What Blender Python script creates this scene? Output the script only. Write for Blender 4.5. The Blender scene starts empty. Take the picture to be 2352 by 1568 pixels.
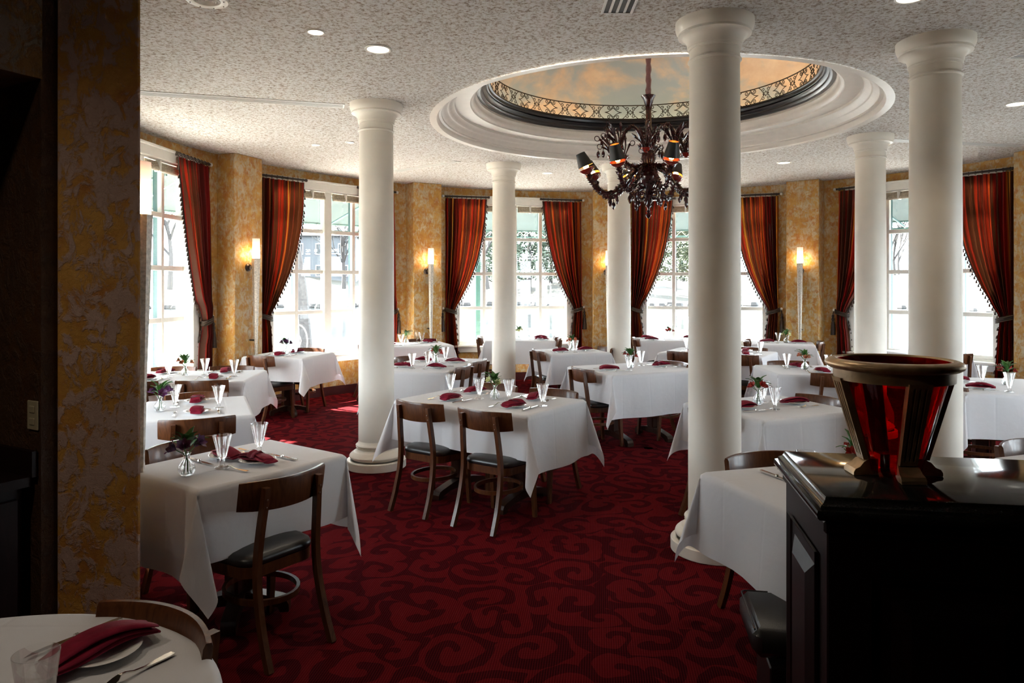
import bpy, math, random
from mathutils import Vector, Matrix, noise as mnoise
R = math.radians
PI = math.pi
rnd = random.Random(7)
SC = bpy.context.scene
COL = SC.collection

# ------------------------------------------------------------------ camera
CX, CY = 1.38, 7.22          # centre of the rotunda
CEIL = 3.288
cam_d = bpy.data.cameras.new('camera')
cam = bpy.data.objects.new('camera', cam_d)
COL.objects.link(cam)
cam.location = (0, 0, 1.65)
cam.rotation_euler = (PI / 2, 0, 0)
cam_d.sensor_width = 36
cam_d.lens = 1640 / 2352 * 36
cam_d.shift_y = -130 / 2352
cam_d.clip_start = 0.05
cam_d.clip_end = 400
SC.camera = cam

# ------------------------------------------------------------------ world, sun, exposure
W = bpy.data.worlds.new('sky')
SC.world = W
W.use_nodes = True
wn = W.node_tree
bg = wn.nodes['Background']
bg.inputs['Color'].default_value = (0.83, 0.92, 1.0, 1)
bg.inputs['Strength'].default_value = 19
SUN_AZ, SUN_EL = R(150), R(37)
sun_d = bpy.data.lights.new('sun', 'SUN')
sun_d.energy = 120
sun_d.angle = R(0.6)
sun_d.color = (1.0, 0.95, 0.86)
sun = bpy.data.objects.new('sun', sun_d)
COL.objects.link(sun)
sdir = Vector((math.cos(SUN_AZ) * math.cos(SUN_EL), math.sin(SUN_AZ) * math.cos(SUN_EL), math.sin(SUN_EL)))
sun.rotation_euler = sdir.to_track_quat('Z', 'Y').to_euler()
sun.location = (-20, 20, 18)
SC.view_settings.view_transform = 'Standard'
SC.view_settings.look = 'None'
SC.view_settings.gamma = 1
SC.view_settings.exposure = 0.0
SC.view_settings.use_curve_mapping = False
cy = SC.cycles
cy.max_bounces = 8
cy.diffuse_bounces = 4
cy.use_adaptive_sampling = True
cy.adaptive_threshold = .03
cy.glossy_bounces = 4
cy.transparent_max_bounces = 24
cy.transmission_bounces = 8
cy.caustics_reflective = False
cy.caustics_refractive = False
cy.sample_clamp_indirect = 25
cy.use_denoising = True

BAYS = [176.4, 140.6, 104.8, 69.2, 33.5, 212.1, -37.9, -2.2]      # window bays, angle about the rotunda centre
PILS = [194.2, 158.5, 122.6, 87.0, 51.4, 15.7, 229.9]
RW = 5.37                                     # wall radius
for i, th in enumerate(BAYS):                 # sampling portals in the window openings (no light of their own)
    pd = bpy.data.lights.new('window_portal', 'AREA')
    pd.shape = 'RECTANGLE'
    pd.size = 1.9
    pd.size_y = 2.3
    pd.cycles.is_portal = True
    po = bpy.data.objects.new('window_portal', pd)
    COL.objects.link(po)
    n = Vector((math.cos(R(th)), math.sin(R(th)), 0))
    po.location = Vector((CX, CY, 1.84)) + n * 5.5
    po.rotation_euler = (n).to_track_quat('Z', 'Y').to_euler()


# ------------------------------------------------------------------ mesh builder
class MB:
    def __init__(s):
        s.v = []
        s.f = []
        s.uv = {}

    def add(s, vs, fs, M=None):
        b = len(s.v)
        for p in vs:
            s.v.append(tuple(M @ Vector(p)) if M is not None else tuple(p))
        for f in fs:
            s.f.append(tuple(i + b for i in f))
        return b

    def box(s, c, d, rz=0, M=None, taper=1.0):
        x, y, z = d[0] / 2, d[1] / 2, d[2] / 2
        t = taper
        vs = [(-x * t, -y * t, -z), (x * t, -y * t, -z), (x * t, y * t, -z), (-x * t, y * t, -z), (-x, -y, z), (x, -y, z), (x, y, z), (-x, y, z)]
        T = Matrix.Translation(c) @ Matrix.Rotation(rz, 4, 'Z')
        if M is not None:
            T = M @ T
        s.add(vs, [(0, 3, 2, 1), (4, 5, 6, 7), (0, 1, 5, 4), (1, 2, 6, 5), (2, 3, 7, 6), (3, 0, 4, 7)], T)
        return s

    def bbox(s, c, d, b=0.006, rz=0, M=None):
        """box with chamfered edges"""
        x, y, z = d[0] / 2, d[1] / 2, d[2] / 2
        b = min(b, x * .9, y * .9, z * .9)
        vs = []
        idx = {}
        for sx in (-1, 1):
            for sy in (-1, 1):
                for sz in (-1, 1):
                    for k in range(3):
                        p = [sx * (x - b), sy * (y - b), sz * (z - b)]
                        p[k] = (sx * x, sy * y, sz * z)[k]
                        idx[(sx, sy, sz, k)] = len(vs)
                        vs.append(p)
        fs = []
        for k in range(3):
            o = [i for i in range(3) if i != k]
            for sg in (-1, 1):
                q = []
                for (a, c2) in ((-1, -1), (1, -1), (1, 1), (-1, 1)):
                    t = [0, 0, 0]
                    t[k] = sg
                    t[o[0]] = a
                    t[o[1]] = c2
                    q.append(idx[(t[0], t[1], t[2], k)])
                fs.append(tuple(q))
        for k in range(3):
            o = [i for i in range(3) if i != k]
            for a in (-1, 1):
                for c2 in (-1, 1):
                    def g(sk, face):
                        t = [0, 0, 0]
                        t[k] = sk
                        t[o[0]] = a
                        t[o[1]] = c2
                        return idx[(t[0], t[1], t[2], face)]
                    fs.append((g(-1, o[0]), g(1, o[0]), g(1, o[1]), g(-1, o[1])))
        for sx in (-1, 1):
            for sy in (-1, 1):
                for sz in (-1, 1):
                    fs.append(tuple(idx[(sx, sy, sz, k)] for k in range(3)))
        T = Matrix.Translation(c) @ Matrix.Rotation(rz, 4, 'Z')
        if M is not None:
            T = M @ T
        s.add(vs, fs, T)
        return s

    def lathe(s, prof, n=24, c=(0, 0, 0), a0=0, a1=2 * PI, cap0=False, cap1=False, M=None):
        full = abs(a1 - a0 - 2 * PI) < 1e-6
        m = n if full else n + 1
        vs = []
        for r, z in prof:
            for i in range(m):
                a = a0 + (a1 - a0) * i / n
                vs.append((c[0] + r * math.cos(a), c[1] + r * math.sin(a), c[2] + z))
        fs = []
        for j in range(len(prof) - 1):
            for i in range(n):
                k = (i + 1) % m
                fs.append((j * m + i, j * m + k, (j + 1) * m + k, (j + 1) * m + i))
        if cap0:
            fs.append(tuple(range(m))[::-1])
        if cap1:
            fs.append(tuple((len(prof) - 1) * m + i for i in range(m)))
        s.add(vs, fs, M)
        return s

    def tube(s, pts, r, n=8, closed=False, cap=True, M=None, flat=1.0):
        pts = [Vector(p) for p in pts]
        N = len(pts)
        rs = r if isinstance(r, (list, tuple)) else [r] * N
        vs = []
        up = None
        for i, p in enumerate(pts):
            if closed:
                t = pts[(i + 1) % N] - pts[i - 1]
            else:
                t = pts[min(i + 1, N - 1)] - pts[max(i - 1, 0)]
            if t.length < 1e-9:
                t = Vector((0, 0, 1))
            t.normalize()
            if up is None:
                up = Vector((0, 0, 1)) if abs(t.z) < .9 else Vector((0, 1, 0))
            a = t.cross(up)
            if a.length < 1e-6:
                a = t.orthogonal()
            a.normalize()
            b = a.cross(t)
            up = b
            for k in range(n):
                q = 2 * PI * k / n
                vs.append(p + a * (math.cos(q) * rs[i]) + b * (math.sin(q) * rs[i] * flat))
        fs = []
        for i in range(N if closed else N - 1):
            j = (i + 1) % N
            for k in range(n):
                k2 = (k + 1) % n
                fs.append((i * n + k, i * n + k2, j * n + k2, j * n + k))
        if cap and not closed:
            fs.append(tuple(range(n))[::-1])
            fs.append(tuple((N - 1) * n + k for k in range(n)))
        s.add(vs, fs, M)
        return s

    def sweep(s, pts, w, h, up=(0, 0, 1), M=None, closed=False):
        """rectangular section swept along pts; w across, h along up"""
        pts = [Vector(p) for p in pts]
        N = len(pts)
        U = Vector(up)
        vs = []
        for i, p in enumerate(pts):
            if closed:
                t = pts[(i + 1) % N] - pts[i - 1]
            else:
                t = pts[min(i + 1, N - 1)] - pts[max(i - 1, 0)]
            t.normalize()
            a = t.cross(U).normalized()
            u2 = a.cross(t).normalized()
            ww = w[i] if isinstance(w, (list, tuple)) else w
            hh = h[i] if isinstance(h, (list, tuple)) else h
            for sa, sb in ((-1, -1), (1, -1), (1, 1), (-1, 1)):
                vs.append(p + a * (sa * ww / 2) + u2 * (sb * hh / 2))
        fs = []
        for i in range(N if closed else N - 1):
            j = (i + 1) % N
            for k in range(4):
                k2 = (k + 1) % 4
                fs.append((i * 4 + k, i * 4 + k2, j * 4 + k2, j * 4 + k))
        if not closed:
            fs += [(3, 2, 1, 0), tuple((N - 1) * 4 + k for k in range(4))]
        s.add(vs, fs, M)
        return s

    def prism(s, poly, z0, z1, M=None):
        n = len(poly)
        vs = [(x, y, z0) for x, y in poly] + [(x, y, z1) for x, y in poly]
        fs = [tuple(range(n))[::-1], tuple(range(n, 2 * n))]
        for i in range(n):
            j = (i + 1) % n
            fs.append((i, j, n + j, n + i))
        s.add(vs, fs, M)
        return s

    def grid(s, fn, nu, nv, M=None, uv=None):
        vs = []
        for j in range(nv + 1):
            for i in range(nu + 1):
                vs.append(fn(i / nu, j / nv))
        fs = []
        for j in range(nv):
            for i in range(nu):
                a = j * (nu + 1) + i
                fs.append((a, a + 1, a + nu + 2, a + nu + 1))
        b = s.add(vs, fs, M)
        if uv:
            for j in range(nv + 1):
                for i in range(nu + 1):
                    s.uv[b + j * (nu + 1) + i] = uv(i / nu, j / nv)
        return s

    def ball(s, c, r, n=10, m=6, sz=1.0, M=None):
        prof = [(max(r * math.sin(PI * j / m), 1e-4), -r * sz * math.cos(PI * j / m)) for j in range(m + 1)]
        s.lathe(prof, n, c, M=M)
        return s

    def cone(s, p, d, r, n=4):
        p = Vector(p)
        d = Vector(d)
        a = d.orthogonal().normalized()
        b = a.cross(d).normalized()
        vs = [p + a * (r * math.cos(2 * PI * k / n)) + b * (r * math.sin(2 * PI * k / n)) for k in range(n)] + [p + d]
        s.add(vs, [(k, (k + 1) % n, n) for k in range(n)])
        return s

    def mesh(s, name, smooth=35):
        me = bpy.data.meshes.new(name)
        me.from_pydata(s.v, [], s.f)
        if s.uv:
            ul = me.uv_layers.new(name='UVMap')
            flat = []
            for l in me.loops:
                flat.extend(s.uv.get(l.vertex_index, (0, 0)))
            ul.data.foreach_set('uv', flat)
        me.validate()
        if smooth:
            me.shade_smooth()
            me.set_sharp_from_angle(angle=R(smooth))
        me.update()
        return me


def place(me_or_mb, name, mat=None, parent=None, loc=(0, 0, 0), rz=0, smooth=35):
    me = me_or_mb.mesh(name, smooth) if isinstance(me_or_mb, MB) else me_or_mb
    if mat and not me.materials:
        me.materials.append(mat)
    o = bpy.data.objects.new(name, me)
    COL.objects.link(o)
    o.location = loc
    o.rotation_euler = (0, 0, rz)
    if parent:
        o.parent = parent
    return o


def tag(o, label=None, cat=None, group=None, kind=None):
    if label:
        o['label'] = label
    if cat:
        o['category'] = cat
    if group:
        o['group'] = group
    if kind:
        o['kind'] = kind
    return o


def empty(name, loc=(0, 0, 0), rz=0):
    o = bpy.data.objects.new(name, None)
    o.empty_display_size = .1
    COL.objects.link(o)
    o.location = loc
    o.rotation_euler = (0, 0, rz)
    return o


KIDS = {}


def dup(root, loc, rz=0, label=None, group=None):
    r = root.copy()
    COL.objects.link(r)
    r.location = loc
    r.rotation_euler = (0, 0, rz)
    if label:
        r['label'] = label
    if group:
        r['group'] = group
    for ch in root.children:
        c = ch.copy()
        COL.objects.link(c)
        c.parent = r
        for g in ch.children:
            d = g.copy()
            COL.objects.link(d)
            d.parent = c
    return r


# ------------------------------------------------------------------ materials
class NT:
    def __init__(s, name):
        s.m = bpy.data.materials.new(name)
        s.m.use_nodes = True
        s.t = s.m.node_tree
        s.b = s.t.nodes['Principled BSDF']
        s.out = s.t.nodes['Material Output']

    def n(s, typ, **kw):
        nd = s.t.nodes.new(typ)
        for k, v in kw.items():
            if k.startswith('i_'):
                key = k[2:]
                nd.inputs[int(key) if key.isdigit() else key.replace('_', ' ')].default_value = v
            else:
                setattr(nd, k, v)
        return nd

    def l(s, a, b):
        s.t.links.new(a, b)

    def pos(s, scale=(1, 1, 1)):
        tc = s.n('ShaderNodeTexCoord')
        mp = s.n('ShaderNodeMapping')
        mp.inputs['Scale'].default_value = scale
        s.l(tc.outputs['Object'], mp.inputs['Vector'])
        return mp.outputs['Vector']

    def noise(s, vec, scale, detail=4, rough=.5, dist=0, dim='3D'):
        nd = s.n('ShaderNodeTexNoise', noise_dimensions=dim)
        nd.inputs['Scale'].default_value = scale
        nd.inputs['Detail'].default_value = detail
        nd.inputs['Roughness'].default_value = rough
        nd.inputs['Distortion'].default_value = dist
        if vec is not None:
            s.l(vec, nd.inputs['W' if dim == '1D' else 'Vector'])
        return nd.outputs['Fac']

    def ramp(s, fac, stops, interp='LINEAR'):
        nd = s.n('ShaderNodeValToRGB')
        cr = nd.color_ramp
        cr.interpolation = interp
        while len(cr.elements) > 1:
            cr.elements.remove(cr.elements[-1])
        for i, (p, c) in enumerate(stops):
            e = cr.elements[0] if i == 0 else cr.elements.new(p)
            e.position = p
            e.color = (c[0], c[1], c[2], 1) if len(c) == 3 else c
        s.l(fac, nd.inputs['Fac'])
        return nd.outputs['Color']

    def mix(s, fac, a, b, mode='MIX'):
        nd = s.n('ShaderNodeMix', data_type='RGBA', blend_type=mode)
        for sock, v in ((nd.inputs['Factor'], fac), (nd.inputs['A'], a), (nd.inputs['B'], b)):
            if isinstance(v, (int, float)):
                sock.default_value = v
            elif isinstance(v, tuple):
                sock.default_value = (*v[:3], 1)
            else:
                s.l(v, sock)
        return nd.outputs['Result']

    def math(s, op, a, b=None, c=None):
        nd = s.n('ShaderNodeMath', operation=op)
        for i, v in enumerate((a, b, c)):
            if v is None:
                continue
            if isinstance(v, (int, float)):
                nd.inputs[i].default_value = v
            else:
                s.l(v, nd.inputs[i])
        return nd.outputs[0]

    def bump(s, h, strength=.3, dist=.01):
        nd = s.n('ShaderNodeBump')
        nd.inputs['Strength'].default_value = strength
        nd.inputs['Distance'].default_value = dist
        s.l(h, nd.inputs['Height'])
        s.l(nd.outputs['Normal'], s.b.inputs['Normal'])
        return nd.outputs['Normal']

    def set(s, col=None, rough=.5, metal=0, spec=None, coat=0, sheen=0):
        if col is not None:
            if isinstance(col, tuple):
                s.b.inputs['Base Color'].default_value = (*col, 1)
            else:
                s.l(col, s.b.inputs['Base Color'])
        if isinstance(rough, (int, float)):
            s.b.inputs['Roughness'].default_value = rough
        else:
            s.l(rough, s.b.inputs['Roughness'])
        s.b.inputs['Metallic'].default_value = metal
        if spec is not None:
            s.b.inputs['Specular IOR Level'].default_value = spec
        s.b.inputs['Coat Weight'].default_value = coat
        s.b.inputs['Coat Roughness'].default_value = .12
        s.b.inputs['Sheen Weight'].default_value = sheen
        return s

    def translucent(s, amount, col):
        tr = s.n('ShaderNodeBsdfTranslucent')
        if isinstance(col, tuple):
            tr.inputs['Color'].default_value = (*col, 1)
        else:
            s.l(col, tr.inputs['Color'])
        mx = s.n('ShaderNodeMixShader')
        mx.inputs['Fac'].default_value = amount
        s.l(s.b.outputs[0], mx.inputs[1])
        s.l(tr.outputs[0], mx.inputs[2])
        s.l(mx.outputs[0], s.out.inputs['Surface'])


def plain(name, col, rough=.5, metal=0, coat=0, var=.12, scale=12, bump=0, sheen=0, spec=None):
    t = NT(name)
    v = t.pos()
    f = t.noise(v, scale, 4)
    c = t.ramp(f, [(.3, tuple(x * (1 - var) for x in col)), (.7, tuple(min(1, x * (1 + var)) for x in col))])
    t.set(c, rough, metal, coat=coat, sheen=sheen, spec=spec)
    if bump:
        t.bump(t.noise(v, scale * 8, 3), bump, .004)
    return t.m


def emit(name, col, strength):
    t = NT(name)
    t.set(col, .6)
    t.b.inputs['Emission Color'].default_value = (*col, 1)
    t.b.inputs['Emission Strength'].default_value = strength
    return t.m


def clear(name, col, refl=1.0, ior=1.45, rough=0.0, edge=.55):
    """thin-walled clear material: straight-through plus a Fresnel reflection"""
    t = NT(name)
    t.t.nodes.remove(t.b)
    tr = t.n('ShaderNodeBsdfTransparent')
    tr.inputs['Color'].default_value = (*col, 1)
    gl = t.n('ShaderNodeBsdfGlossy')
    gl.inputs['Roughness'].default_value = rough
    gl.inputs['Color'].default_value = (refl, refl, refl, 1)
    lw = t.n('ShaderNodeLayerWeight')
    lw.inputs['Blend'].default_value = .5
    f0 = ((ior - 1) / (ior + 1)) ** 2
    fr = t.math('ADD', t.math('MULTIPLY', t.math('POWER', lw.outputs['Facing'], 4.0), (1 - f0) * edge), f0)
    mx = t.n('ShaderNodeMixShader')
    t.l(fr, mx.inputs[0])
    t.l(tr.outputs[0], mx.inputs[1])
    t.l(gl.outputs[0], mx.inputs[2])
    t.l(mx.outputs[0], t.out.inputs['Surface'])
    return t.m


M = {}


def mk_plaster(name, sc=1.0, greys=((.55, .50, .40), (.42, .38, .30)), golds=((.50, .26, .06), (.62, .36, .09), (.40, .17, .05)), thr=.5, relief=.6, w=.035):
    t = NT(name)
    v = t.pos()
    a = t.noise(v, 7.0 * sc, 6, .62, .9)
    big = t.noise(v, 1.6 * sc, 3, .5, .3)
    st = t.noise(t.pos((1, 1, .45)), 11 * sc, 5, .65, 1.4)
    s1 = t.math('ADD', t.math('MULTIPLY', a, .55), t.math('MULTIPLY', st, .45))
    s2 = t.math('ADD', s1, t.math('MULTIPLY', t.math('SUBTRACT', big, .5), .22))
    mask = t.ramp(s2, [(thr - w, (0, 0, 0)), (thr + w, (1, 1, 1))])
    g = t.ramp(t.noise(v, 4 * sc, 4, .6), [(.3, greys[1]), (.7, greys[0])])
    o = t.ramp(t.noise(v, 5.5 * sc, 5, .6, .5), [(.28, golds[2]), (.5, golds[0]), (.72, golds[1])])
    c = t.mix(mask, o, g)
    t.set(c, .55, spec=.35)
    cr = t.n('ShaderNodeTexVoronoi', feature='DISTANCE_TO_EDGE')
    cr.inputs['Scale'].default_value = 4.2 * sc
    wv = t.n('ShaderNodeVectorMath', operation='ADD')
    nz = t.n('ShaderNodeTexNoise')
    nz.inputs['Scale'].default_value = 6 * sc
    nz.inputs['Detail'].default_value = 5
    t.l(v, nz.inputs['Vector'])
    t.l(v, wv.inputs[0])
    t.l(nz.outputs['Color'], wv.inputs[1])
    t.l(wv.outputs[0], cr.inputs['Vector'])
    crack = t.ramp(cr.outputs['Distance'], [(0, (0, 0, 0)), (.03, (1, 1, 1))])
    h = t.math('ADD', t.math('MULTIPLY', mask, .5), t.math('ADD', t.math('MULTIPLY', crack, .12), t.math('MULTIPLY', t.noise(v, 26 * sc, 5, .7, .8), .6)))
    t.bump(h, relief, .012)
    return t.m


M['plaster'] = mk_plaster('gold plaster', 1.7, ((.60, .50, .34), (.47, .37, .23)), ((.49, .25, .05), (.58, .34, .085), (.42, .155, .035)), thr=.525, relief=.5, w=.06)
M['plaster_near'] = mk_plaster('cracked gold plaster', 1.5, ((.60, .40, .32), (.48, .32, .255)), ((.58, .28, .05), (.66, .34, .07), (.47, .17, .036)), .50, .65, .03)
M['plaster_shaded'] = mk_plaster('shaded plaster', 1.5, ((.22, .15, .11), (.17, .115, .085)), ((.22, .10, .022), (.26, .13, .03), (.17, .065, .015)), .5, .8, .04)  # shaded copy of the near plaster, its darkness put into the colour
M['plaster_deep_shade'] = mk_plaster('deep-shaded plaster', 1.5, ((.062, .026, .010), (.046, .019, .007)), ((.070, .026, .006), (.080, .032, .008), (.050, .016, .004)), .5, .8, .05)  # same plaster again, the deep niche shade painted into its tones
# sprayed acoustic ceiling
t = NT('sprayed ceiling')
v = t.pos()
f1 = t.noise(v, 64, 5, .75)
f2 = t.noise(v, 34, 3, .6, .4)
hh = t.math('ADD', t.math('MULTIPLY', f1, .7), t.math('MULTIPLY', f2, .5))
c = t.ramp(hh, [(.455, (.31, .22, .15)), (.545, (.67, .59, .51)), (.63, (.92, .90, .87))])  # brown pits: shading of the spray texture put into the colour
t.set(c, .9, spec=.15)
t.bump(hh, 1.0, .03)
M['ceiling'] = t.m
# carpet
t = NT('red swirl carpet')
v = t.pos()
wz = t.n('ShaderNodeTexNoise')
wz.inputs['Scale'].default_value = 2.2
wz.inputs['Detail'].default_value = 2
t.l(v, wz.inputs['Vector'])
wsub = t.n('ShaderNodeVectorMath', operation='SUBTRACT')
t.l(wz.outputs['Color'], wsub.inputs[0])
wsub.inputs[1].default_value = (.5, .5, .5)
wsc = t.n('ShaderNodeVectorMath', operation='SCALE')
t.l(wsub.outputs[0], wsc.inputs[0])
wsc.inputs['Scale'].default_value = .34
wad = t.n('ShaderNodeVectorMath', operation='ADD')
t.l(v, wad.inputs[0])
t.l(wsc.outputs[0], wad.inputs[1])
vo = t.n('ShaderNodeTexVoronoi', voronoi_dimensions='2D', feature='F1')
vo.inputs['Scale'].default_value = 3.5
vo.inputs['Randomness'].default_value = .75
t.l(wad.outputs[0], vo.inputs['Vector'])
loc = t.n('ShaderNodeVectorMath', operation='SUBTRACT')
t.l(wad.outputs[0], loc.inputs[0])
t.l(vo.outputs['Position'], loc.inputs[1])
sp = t.n('ShaderNodeSeparateXYZ')
t.l(loc.outputs[0], sp.inputs[0])
ang = t.math('ARCTAN2', sp.outputs['Y'], sp.outputs['X'])
rad = t.math('SQRT', t.math('ADD', t.math('MULTIPLY', sp.outputs['X'], sp.outputs['X']), t.math('MULTIPLY', sp.outputs['Y'], sp.outputs['Y'])))
cs = t.n('ShaderNodeSeparateColor')
t.l(vo.outputs['Color'], cs.inputs[0])
sgn = t.math('SUBTRACT', t.math('MULTIPLY', t.math('GREATER_THAN', cs.outputs[0], .5), 2), 1)
ph = t.math('ADD', t.math('MULTIPLY', ang, 1), t.math('ADD', t.math('MULTIPLY', t.math('MULTIPLY', rad, 40), sgn), t.math('MULTIPLY', cs.outputs[1], 6.28)))
sw = t.math('SINE', ph)
swn = t.math('ADD', sw, t.math('MULTIPLY', t.math('SUBTRACT', t.noise(v, 5, 2), .5), 2.2))
mask = t.ramp(swn, [(.12, (0, 0, 0)), (.26, (1, 1, 1))])
spx = t.n('ShaderNodeSeparateXYZ')
t.l(v, spx.inputs[0])
rib = t.math('SINE', t.math('MULTIPLY', t.math('ADD', spx.outputs['X'], t.math('MULTIPLY', spx.outputs['Y'], -.12)), 2 * PI / .011))
row = t.math('SINE', t.math('MULTIPLY', spx.outputs['Y'], 2 * PI / .016))
tex = t.math('ADD', t.math('MULTIPLY', rib, .35), t.math('ADD', t.math('MULTIPLY', row, .12), t.math('MULTIPLY', t.noise(v, 300, 2), .4)))
red = t.ramp(tex, [(.0, (.085, .0035, .0055)), (.6, (.140, .0090, .0115))])
drk = t.ramp(tex, [(.0, (.030, .0016, .0035)), (.5, (.078, .0048, .0072))])
t.set(t.mix(mask, red, drk), 1.0, spec=.02)
t.bump(tex, .5, .004)
M['carpet'] = t.m
M['white_trim'] = plain('white trim paint', (.80, .78, .72), .35, var=.03)
M['cream'] = plain('cream column paint', (.84, .79, .70), .45, var=.03, scale=5)
M['dome_trim'] = plain('ivory moulding paint', (.78, .74, .68), .4, var=.03)
M['black_trim'] = plain('black glossy moulding', (.010, .009, .010), .34, coat=.1)
M['iron'] = plain('wrought iron', (.025, .015, .010), .5, .6)
M['baseboard'] = plain('dark red baseboard', (.06, .008, .008), .4)
# wood
def wood(name, c0, c1, rough=.28, coat=.5, sc=1.0):
    t = NT(name)
    v = t.pos((14 * sc, 14 * sc, 2.2 * sc))
    f = t.noise(v, 3, 6, .62, 1.2)
    t.set(t.ramp(f, [(.3, c0), (.7, c1)]), rough, coat=coat, spec=.3)
    t.bump(f, .06, .002)
    return t.m
M['chair_wood'] = wood('walnut stained wood', (.060, .018, .006), (.135, .045, .014), .34, .18)
M['dark_wood'] = wood('espresso wood', (.008, .0026, .0022), (.015, .005, .004), .42, .03)
M['base_wood'] = wood('dark table base wood', (.022, .009, .005), (.045, .017, .009), .3, .5)
M['leather'] = plain('black vinyl', (.016, .014, .014), .34, scale=40, bump=.15, coat=.1)
M['granite'] = plain('black granite', (.016, .016, .014), .10, scale=260, var=.55, spec=.35)
# linen
t = NT('white table linen')
v = t.pos()
fo = t.noise(v, 3.0, 4, .55, .3)
wea = t.noise(v, 420, 2)
def crease(axis, off, per):
    s_ = t.n('ShaderNodeSeparateXYZ')
    t.l(v, s_.inputs[0])
    q = t.math('PINGPONG', t.math('ADD', s_.outputs[axis], off), per)
    return t.ramp(q, [(0, (0, 0, 0)), (.012 / 1.0, (1, 1, 1))])
cr = t.math('ADD', crease('X', .13, .16), crease('Y', .07, .15))
hgt = t.math('ADD', t.math('MULTIPLY', fo, 1.0), t.math('ADD', t.math('MULTIPLY', cr, .10), t.math('MULTIPLY', wea, .05)))
t.set((.82, .81, .83), .8, sheen=.2, spec=.2)
t.bump(hgt, .35, .03)
t.translucent(.22, (.80, .78, .80))
M['linen'] = t.m
t = NT('burgundy napkin cloth')
v = t.pos()
t.set(t.ramp(t.noise(v, 30, 3), [(.3, (.15, .004, .018)), (.7, (.23, .009, .030))]), .7, spec=.15)
t.bump(t.noise(v, 28, 4, .6), .5, .006)
M['napkin'] = t.m
M['china'] = plain('white china', (.83, .82, .79), .12, var=.01, coat=.3)
M['steel'] = plain('polished steel', (.72, .70, .66), .16, 1.0, var=.05)
M['pewter'] = plain('hammered pewter', (.52, .48, .42), .42, .75, scale=60, var=.3, bump=.5)
M['bronze'] = plain('antique brass', (.42, .27, .13), .40, .3, scale=14, var=.3, bump=.12)
M['bronze_light'] = plain('worn brass', (.60, .40, .21), .36, .45, scale=18, var=.3, bump=.12)
M['nickel'] = plain('dark nickel rod', (.10, .08, .07), .35, .8)
t = NT('clear glass')
t.t.nodes.remove(t.b)
g_ = t.n('ShaderNodeBsdfGlass')
g_.inputs['IOR'].default_value = 1.45
g_.inputs['Roughness'].default_value = 0
tr_ = t.n('ShaderNodeBsdfTransparent')
mx_ = t.n('ShaderNodeMixShader')
mx_.inputs[0].default_value = .42
t.l(tr_.outputs[0], mx_.inputs[1])
t.l(g_.outputs[0], mx_.inputs[2])
t.l(mx_.outputs[0], t.out.inputs['Surface'])
M['glass'] = t.m
M['pane'] = clear('window pane', (.985, .995, .99), .8, 1.45, edge=.35)
M['ruby'] = clear('ruby glass', (.78, .012, .018), .9, 1.55, .02)
M['water'] = clear('water', (.95, .97, .97), 1.0, 1.33)
M['leaf'] = plain('green leaf', (.055, .16, .03), .45, scale=60, var=.4)
M['stem'] = plain('flower stem', (.09, .19, .05), .5)
M['fl_purple'] = plain('purple petal', (.10, .018, .09), .5, scale=60, var=.5)
M['fl_white'] = plain('cream petal', (.66, .68, .36), .5, scale=60, var=.3)
M['fl_red'] = plain('red petal', (.45, .03, .02), .5, scale=60, var=.3)
M['fl_coral'] = plain('coral petal', (.62, .17, .08), .5, scale=60, var=.3)
M['blind'] = plain('woven beige blind', (.42, .36, .27), .8, scale=40, var=.25)
M['fringe'] = plain('brown bead fringe', (.055, .028, .018), .35, scale=80, var=.5, coat=.3)
M['rope'] = plain('brown bullion rope', (.035, .019, .011), .6, scale=90, var=.6)
# curtains
t = NT('striped silk curtain')
uvn = t.n('ShaderNodeUVMap')
sx = t.n('ShaderNodeSeparateXYZ')
t.l(uvn.outputs[0], sx.inputs[0])
uw = t.math('ADD', t.math('MULTIPLY', sx.outputs['X'], 44), t.math('MULTIPLY', t.noise(t.math('MULTIPLY', sx.outputs['X'], 21), 1, 1, dim='1D'), 3.0))
wnz = t.n('ShaderNodeTexWhiteNoise', noise_dimensions='1D')
t.l(t.math('FLOOR', uw), wnz.inputs['W'])
cc = t.ramp(wnz.outputs['Value'], [(.0, (.075, .026, .014)), (.20, (.26, .010, .009)), (.40, (.44, .022, .010)), (.52, (.12, .012, .010)), (.66, (.58, .10, .014)), (.78, (.10, .036, .016)), (.88, (.62, .26, .03)), (.95, (.30, .010, .008))], 'CONSTANT')
t.set(cc, .6, spec=.15)
t.translucent(.28, t.mix(.12, cc, (1, .20, .03), 'MIX'))
M['curtain'] = t.m
# sky mural
t = NT('painted cloud mural')
v = t.pos((1, 1, 1.5))
cl = t.noise(v, 1.05, 5, .52, .25)
det = t.noise(v, 5, 4, .6)
k = t.math('ADD', cl, t.math('MULTIPLY', t.math('SUBTRACT', det, .5), .10))
mask = t.ramp(k, [(.435, (0, 0, 0)), (.545, (1, 1, 1))])
cloud = t.ramp(det, [(.3, (.70, .52, .39)), (.7, (.80, .65, .51))])
skyc = t.ramp(cl, [(.3, (.37, .47, .56)), (.6, (.48, .54, .58))])
t.set(t.mix(mask, skyc, cloud), .8, spec=.1)
M['mural'] = t.m
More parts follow.
